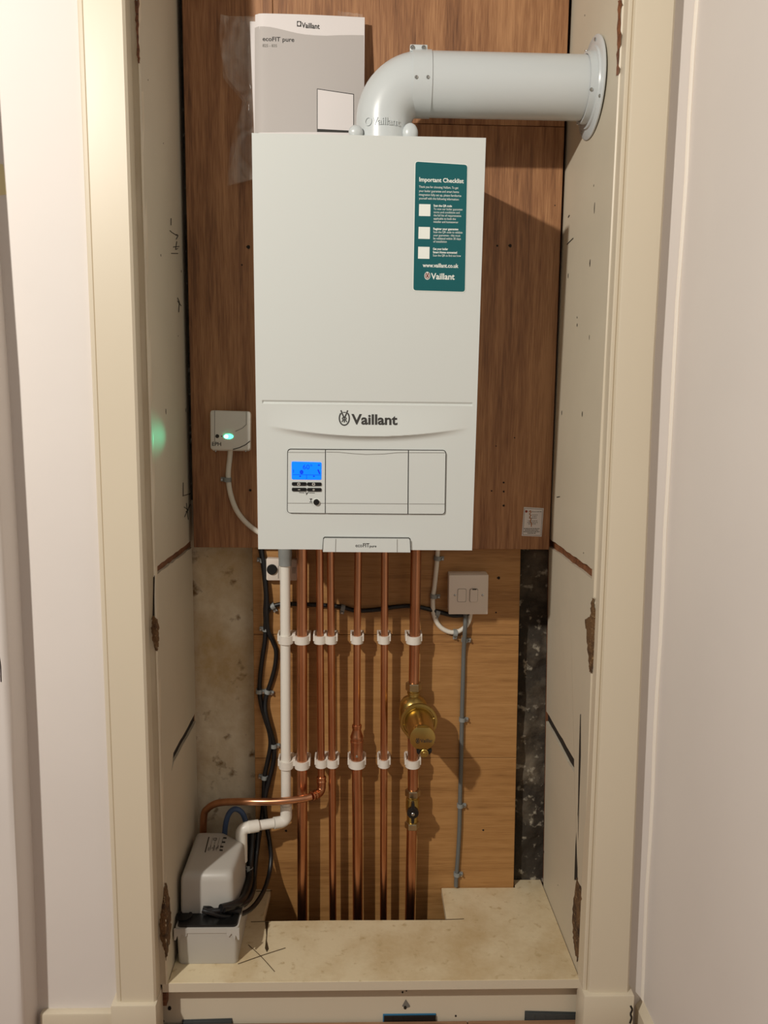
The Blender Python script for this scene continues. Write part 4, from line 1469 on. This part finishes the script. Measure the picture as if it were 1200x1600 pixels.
# drain screw below the end plate
d0_ = EF.at(663, 1177, -.006)
MB().lathe([(0, .0085), (.010, .0085), (.011, .0070)], d0_ + Vector((0, .004, 0)), ax, 20).build('drain_boss', 'brass', ft)
MB().lathe([(0, .0042), (.003, .0042), (.0036, .0032)], d0_ + ax * .007, ax, 14).build('drain_screw', 'brass', ft)
for s in (-1, 1):
    c_ = d0_ + Vector((s * .0125, 0, .002))
    MB().prism([c_ + Vector(v) for v in ((-.0035, -.003, .005), (.0035, -.003, .005), (.0035 - s * .001, -.003, -.002), (s * -.002, -.003, -.007), (-.0035 - s * .001, -.003, -.003))], (0, .008, 0)).build('lock_tab', 'black', ft, bevel=.0008)

# ================================================================== SHUT-OFF VALVE
vv = thing('shutoff_valve', pp(643.5, 1295), 'small brass shut-off valve with a black butterfly handle', 'valve')
v0 = pp(645, 1233)
ln = (pp(644, 1294) - v0).length
mb = MB()
hexnut(mb, v0, dn, .0172, .016)
hexnut(mb, v0 + dn * (ln - .016), dn, .0168, .015)
mb.build('compression_nut', 'nickel', vv, smooth=0, bevel=.0006, seg=1)
MB().lathe([(.014, .0120), (.020, .0120), (.022, .0145), (.030, .0150), (.040, .0150), (.050, .0145), (.056, .0125), (ln - .012, .0120)], v0, dn, 26).build('body', 'brass', vv, smooth=45)
hc = pp(645, 1269, YP_ - .030)
MB().lathe([(-.016, .0070), (-.004, .0070)], hc, (0, -1, 0), 16).build('spindle', 'brass', vv)
hp = []
for k in range(64):
    a = 2 * math.pi * k / 64
    w_ = .0125
    if abs(math.cos(a)) < .26:
        w_ = .0245
    hp.append(hc + Vector((w_ * math.cos(a) * (1 if w_ < .02 else .60), .004, w_ * math.sin(a))))
MB().prism(hp, (0, -.010, 0)).build('handle', 'black', vv, bevel=.0012, smooth=35)
inst('screw', ME_SCREW, hc + Vector((0, -.006, -.002)), vv, frame((0, -1, 0)) @ Matrix.Diagonal((1.3, 1.3, 1)))

# ================================================================== SWITCH + JUNCTION BOX
sp = thing('fused_switch', (PY(732, 960, YLW).x, YLW, PY(732, 960, YLW).z), 'square white fused spur switch on the lower board', 'switch')
SF = Face((0, YLW - .036, 0), (0, -1, 0))
plate(SF, [(702.2, 898), (763, 898), (762.4, 959), (701.8, 959)], -.0355, -.008).build('back_box', 'pl_warm', sp, bevel=.0012)
plate(SF, rrect((701.5, 898.8), (763.4, 898.2), (762.2, 960), (701, 960), 1.5), -.009, 0).build('face_plate', 'pl_warm', sp, bevel=.0016)
for i, (x0, x1) in enumerate(((715.6, 728.2), (734.6, 746.4))):
    f_ = rrect((x0, 920.4), (x1, 920.4), (x1 - .6, 940), (x0 - .6, 940), 2.4)
    plate(SF, rrect((x0 - .6, 919.8), (x1 + .6, 919.8), (x1, 940.6), (x0 - 1.2, 940.6), 2.6), .0001, .0004).build('surround', 'greyink', sp, smooth=0)
    o = plate(SF, f_, .0001, .0012 if i == 0 else .003).build('fuse_carrier' if i == 0 else 'rocker', 'pl_warm', sp, smooth=0)
plate(SF, [(738, 919.6), (744, 919.6), (744, 921.2), (738, 921.2)], .0031, .0034).build('rocker_mark', 'ink', sp, smooth=0)
for x in (711, 754.3):
    inst('screw', ME_SCREW, SF.at(x, 930, -.0002), sp, frame((0, -1, 0)) @ Matrix.Diagonal((.9, .9, .6)))

jb = thing('junction_box', (PY(437, 908, YLW).x, YLW, PY(437, 908, YLW).z), 'small white control box with a black dial behind the white pipe', 'box')
JF = Face((0, YLW - .020, 0), (0, -1, 0))
plate(JF, rrect((415.8, 872.6), (464, 874.6), (464.5, 907.5), (416, 907.2), 3), -.0197, 0).build('case', 'pl_warm', jb, bevel=.002)
MB().lathe([(0, .0112), (.004, .0110), (.005, .0098)], JF.at(425, 889.5, -.0002), (0, -1, 0), 26).build('dial', 'black', jb)
mb = MB()
for x in (457.5, 459.5, 461.5):
    mb.ribbon(JF, [(x, 886), (x - .5, 896)], .7, .0004)
mb.ribbon(JF, [(435, 884), (435, 904)], .9, .0004)
mb.build('slots', 'greyink', jb, smooth=0, recalc=False)

# ================================================================== CABLES ON THE LOWER BOARD
YC = YLW - .0052
def cb(pts, Y=YC):
    return [PY(q[0], q[1], q[2] if len(q) > 2 else Y) for q in pts]


cable('black_cable', cb([(407, 858), (410, 875), (413, 900), (415.5, 930), (414.5, 955), (415, 975), (414, 1000), (410.5, 1025), (407, 1052), (405.5, 1079), (408, 1100), (414, 1122), (421, 1145), (422.5, 1165), (418, 1190), (413.5, 1212), (412, 1245), (409.5, 1275), (405, 1305, YC - .012), (400, 1345, YC - .03), (397, 1375, YC - .06), (391, 1402, YC - .10), (378, 1416, YC - .16), (352, 1421, YC - .222), (326, 1424, YC - .235)]), .0050, 'rubber', 'black cable swerving left down the board to the front of the pump')
cable('black_cable', cb([(409, 858, YC - .001), (411.5, 876, YC - .004), (414.5, 902, YC - .006), (417, 932, YC - .008), (417, 958, YC - .008), (419, 985, YC - .004), (427, 1004), (431.5, 1018), (430, 1040), (424.5, 1062), (418.5, 1080), (414.5, 1098, YC - .003), (416, 1118, YC - .009), (423, 1143, YC - .008), (428.5, 1163), (427.5, 1190), (421, 1218, YC - .004), (415.5, 1240, YC - .008), (414, 1262, YC - .008), (417, 1290), (421.5, 1318, YC - .004), (423.5, 1342, YC - .014), (420, 1368, YC - .04), (412, 1392, YC - .09), (398, 1414, YC - .15), (380, 1427, YC - .19), (352, 1432, YC - .222), (330, 1426, YC - .236), (316, 1422, YC - .236)]), .0050, 'rubber', 'black cable looping right then hanging in a curve to the pump')
cable('black_cable', cb([(414, 985, YC - .002), (415.5, 968, YC - .004), (420, 953, YC - .002), (431, 945.5), (450, 943.5), (490, 945), (525, 947), (540, 950), (556, 954), (585, 953), (620, 948), (650, 947.5), (685, 956), (712, 962), (735, 958, YC)]), .0048, 'rubber', 'black cable running sideways behind the pipes to the fused switch')
cable('white_cable', cb([(684, 858), (682.5, 880), (679, 915), (676.3, 935), (677.5, 958), (685, 976), (697, 985.5), (711, 988), (724, 982), (732, 972), (735.5, 958)]), .0052, 'whitecable', 'white cable looping from the boiler into the fused switch')
cable('grey_cable', cb([(727, 955, YC - .002), (727, 975, YC - .011), (726, 992, YC - .009), (724.5, 1020), (723.5, 1060), (722, 1110), (721.5, 1140), (720.5, 1190), (719, 1240), (718, 1290), (716, 1330), (713, 1371), (712.5, 1385)]), .0048, 'greycable', 'grey cable running from the fused switch straight down to the shelf')
for x, y, a, k, fl_, lab in ((411.5, 875, 8, 'b', -1, 'grey clip on the black cable just under the boiler corner'), (415.5, 982, 4, 'b', -1, 'grey clip where the black cables divide'),
                             (405.3, 1079, 4, 'b', 1, 'grey clip on the left black cable at its widest swing'), (418.6, 1079.5, 18, 'b', 1, 'grey clip on the right black cable beside another clip'),
                             (428.3, 1164, -2, 'b', 1, 'grey clip on the black cable level with the step-down fitting'), (413.5, 1213, 10, 'b', -1, 'grey clip on the black cables just above the bent copper pipe'),
                             (427, 946.5, 62, 'b', 1, 'grey clip at the start of the sideways black cable'), (536, 949, 100, 'b', 1, 'grey clip on the sideways black cable between the copper pipes'),
                             (683.3, 871.5, 4, 'w', 1, 'grey clip at the top of the white cable loop'), (677.3, 930.5, 4, 'w', 1, 'grey clip on the white cable left of the switch'),
                             (683.5, 957, 105, 'b', 1, 'grey clip on the black cable beside the white loop'), (711, 988, 92, 'w', 1, 'grey clip at the bottom of the white cable loop'),
                             (725.8, 999, 3, 'b', 1, 'grey clip on the grey cable just below the switch'), (722, 1123, 2, 'b', 1, 'grey clip on the grey cable level with the brass filter'),
                             (718.7, 1257, 2, 'b', 1, 'grey clip on the grey cable level with the shut-off valve'), (713.5, 1364, 4, 'b', 1, 'grey clip on the grey cable just above the shelf')):
    cable_clip(x, y, a, k, lab, YLW, fl_)

# ================================================================== CONDENSATE PUMP
pu = thing('condensate_pump', (-.297, 1.60, ZSH), 'grey condensate pump with a black lid standing on the shelf', 'pump')
ty0, ty1 = 1.513, 1.722
tx0, tx1 = -.3535, -.2335
ztk = PY(318, 1451, ty0 - .004).z
def rsec(x0, x1, y0, y1, r, z, n=5):
    out_ = []
    for cx_, cy_, a0 in ((x1 - r, y0 + r, -90), (x1 - r, y1 - r, 0), (x0 + r, y1 - r, 90), (x0 + r, y0 + r, 180)):
        for k in range(n + 1):
            a = math.radians(a0 + 90 * k / n)
            out_.append((cx_ + r * math.cos(a), cy_ + r * math.sin(a), z))
    return out_
MB().loft([rsec(tx0 + .003, tx1 - .002, ty0 + .002, ty1, .008, ZSH + .0002), rsec(tx0 + .001, tx1 - .001, ty0 + .001, ty1, .008, ZSH + .003), rsec(tx0, tx1, ty0 - .002, ty1, .008, ztk - .012), rsec(tx0 - .002, tx1 + .002, ty0 - .004, ty1 + .001, .009, ztk - .010), rsec(tx0 - .002, tx1 + .002, ty0 - .004, ty1 + .001, .009, ztk)]).build('tank', 'pumpgrey', pu, smooth=40)
for x_, s in ((tx0 + .001, 1), (tx1 - .001, -1)):
    mb = MB()
    pts = [(x_ - s * .005, 0), (x_ + s * .020, 0), (x_ + s * .020, -.014), (x_ + s * .016, -.018), (x_ + s * .010, -.010), (x_ + s * .004, -.026), (x_ + s * .002, -.014), (x_ - s * .002, -.024), (x_ - s * .005, -.024)]
    mb.prism([(x, ty0 - .0045, ztk - .0005 + z) for x, z in pts], (0, .0035, 0))
    mb.build('tank_bracket', 'pumpgrey', pu, smooth=0)
zl = ztk + .004
MB().loft([rsec(tx0 + .001, tx1 - .001, ty0 + .000, ty1 - .001, .008, ztk - .0005), rsec(tx0 + .002, tx1 - .002, ty0 + .001, ty1 - .002, .008, zl)]).build('lid', 'black', pu, smooth=40)
pl0 = PZ(282, 1431, zl)
MB().lathe([(0, .016), (.0035, .016), (.0035, .0125), (.0015, .0125)], (pl0.x + .008, pl0.y - .002, zl - .0002), (0, 0, 1), 28).build('lid_plug', 'black', pu)
# cover: rounded hood with clipped rear corner
cy0 = PZ(330, 1427, zl).y
cxl, cxr = PZ(282, 1427, zl).x, PZ(374, 1420, zl).x
zc_ = PY(330, 1366, cy0).z
def hood(z, ins, insf=None):
    x0, x1, y0, y1 = cxl + ins, cxr - ins, cy0 + (insf if insf is not None else ins), 1.719 - ins
    r = .014
    out_ = []
    def arc(cx_, cy_, a0, a1, n=5):
        for k in range(n + 1):
            a = math.radians(a0 + (a1 - a0) * k / n)
            out_.append((cx_ + r * math.cos(a), cy_ + r * math.sin(a), z))
    arc(x1 - r * 1.6, y0 + r, -90, 0)
    arc(x1 - r * 1.1, y1 - r - .034, 0, 45, 3)
    arc(x1 - r - .042, y1 - r, 45, 90, 3)
    r = .006
    arc(x0 + r, y1 - r, 90, 180, 3)
    arc(x0 + r, y0 + r, 180, 270, 3)
    return out_
MB().loft([hood(zl, 0), hood(zl + .02, .0003), hood(zc_ - .018, .0012), hood(zc_ - .010, .0022, .0028), hood(zc_ - .004, .005, .0062), hood(zc_ - .001, .009, .0115), hood(zc_, .015, .018)]).build('hood', 'pumpgrey', pu, smooth=50)
HF = Face((0, 0, zc_), (0, 0, 1))
mb = MB()
mb.ribbon(HF, [(326.5, 1308), (320.5, 1332)], 1.6, .0005)
for k in range(4):
    x = 330 + 5.4 * k
    mb.ribbon(HF, [(x + 2.4, 1309), (x - 3, 1330)], .45, .0005)
for k, (x, y) in enumerate(((349, 1309.5), (347, 1316), (344, 1323), (343, 1328.5))):
    mb.ribbon(HF, [(x, y), (x + 5, y + .3)], 2.6, .0005)
for k in range(6):
    mb.ribbon(HF, [(325 + 3 * k, 1329.5 - (k % 3) * 1.5), (326.4 + 3 * k, 1324 - (k % 2) * 3)], .9, .0005)
mb.ribbon(HF, [(334, 1310), (339, 1310), (338.4, 1313), (333.4, 1313), (334, 1310)], .7, .0005)
mb.build('rating_print', 'ink', pu, smooth=0, recalc=False)
# cable gland block at the hood's front
g0 = PY(331, 1420, cy0 - .004)
mb = MB()
mb.box(g0.x - .018, g0.x - .008, cy0 - .012, cy0 + .002, g0.z - .010, g0.z + .004)
mb.box(g0.x - .010, g0.x + .060, cy0 - .008, cy0 + .002, g0.z - .008, g0.z - .001)
mb.build('cable_gland', 'black', pu, bevel=.001)
mb = MB()
mb.tube([g0 + Vector((-.006 + .009 * math.cos(t), -.004, .001 + .006 * math.sin(t))) for t in [k * math.pi / 6 for k in range(-1, 8)]], .0022, 8)
mb.build('cable_loop', 'black', pu)
# hoses
cable('blue_hose', [PY(350, 1320, 1.730), PY(352, 1292, 1.731), PY(356, 1275, 1.732), PY(363, 1265.5, 1.733), PY(371, 1264.5, 1.733), PY(379, 1271, 1.734), PY(384, 1284, 1.735), PY(387, 1304, 1.737), PY(389, 1330, 1.738), PY(389, 1362, 1.740)], .0060, 'bluehose', 'blue rubber hose looping up behind the pump', 'hose')
cable('black_hose', [PY(394, 1292, 1.735), PY(393, 1320, 1.725), PY(391, 1350, 1.700), PY(390, 1378, 1.660), PY(384, 1398, 1.610), PY(372, 1411, 1.560), PY(345, 1419, 1.527)], .0078, 'rubber', 'thick black cable hanging beside the right flank of the pump')
cable('black_cable', [PY(404, 1290, 1.745), PY(402, 1320, 1.730), PY(399, 1350, 1.705), PY(397.5, 1376, 1.672), PY(394, 1398, 1.620), PY(382, 1412, 1.574), PY(350, 1422, 1.524)], .0048, 'rubber', 'thin black cable close against the thick one beside the pump')
lt = PY(389, 1356, 1.688)
tgl = thing('cable_tag', lt, 'tiny pale tag on the black cable beside the pump', 'tag')
MB().box(lt.x - .003, lt.x + .003, lt.y - .0095, lt.y - .0085, lt.z - .009, lt.z + .009).build('paper_tag', 'greyplast', tgl)
MB().tube([lt + Vector((0.0085 * math.cos(t), .0085 * math.sin(t) , .0)) for t in [k * math.pi / 6 for k in range(13)]], .001, 6).build('tie', 'greyplast', tgl)

# ================================================================== INSPECTION LABEL on the upper board
lb_ = thing('inspection_label', FU.at(830, 837), 'small white printed label at the lower right corner of the upper board', 'label')
plate(FU, [(818.5, 792.2), (849.5, 794), (846.2, 838.5), (815, 837.2)], .0002, .0006).build('paper', 'paper', lb_, smooth=0)
mb = MB()
mb.ribbon(FU, [(819.8, 794), (847.8, 795.6), (844.9, 836.6), (816.8, 835.4), (819.8, 794)], .5, .001)
for (x0, x1, y) in ((831, 846, 799.5), (831, 840, 804.5), (831.5, 838.6, 807), (826.6, 838.5, 809.5), (824.8, 839.5, 813.8), (824, 840, 816.4), (825.4, 837, 818.6)):
    x = x0
    while x < x1:
        L_ = random.uniform(1.4, 3.2)
        mb.ribbon(FU, [(x, y), (min(x + L_, x1), y + .1)], .9, .001)
        x += L_ + .8
for (x0, x1, y) in ((818.5, 843, 825.8), (820, 841, 828.2), (818, 843, 830.6), (824, 837.5, 833)):
    x = x0
    while x < x1:
        L_ = random.uniform(1.6, 3.4)
        mb.ribbon(FU, [(x, y), (min(x + L_, x1), y + .1)], 1.2, .001)
        x += L_ + .6
mb.build('print', 'greyink', lb_, smooth=0, recalc=False)
MB().poly([FU.at(x, y, .0011) for x, y in ellipse(822.3, 799, 2.0, 2.0, 12)]).build('red_spot', 'redink', lb_, smooth=0, recalc=False)
mb = MB()
mb.ribbon(FU, [(826.4, 800), (828.6, 797.6), (829.8, 800), (827, 803), (829.6, 805), (827.4, 808), (830, 811), (828, 814), (830.4, 818), (830, 823)], 1.2, .0011)
mb.build('pen_stroke', 'orange', lb_, smooth=0, recalc=False)
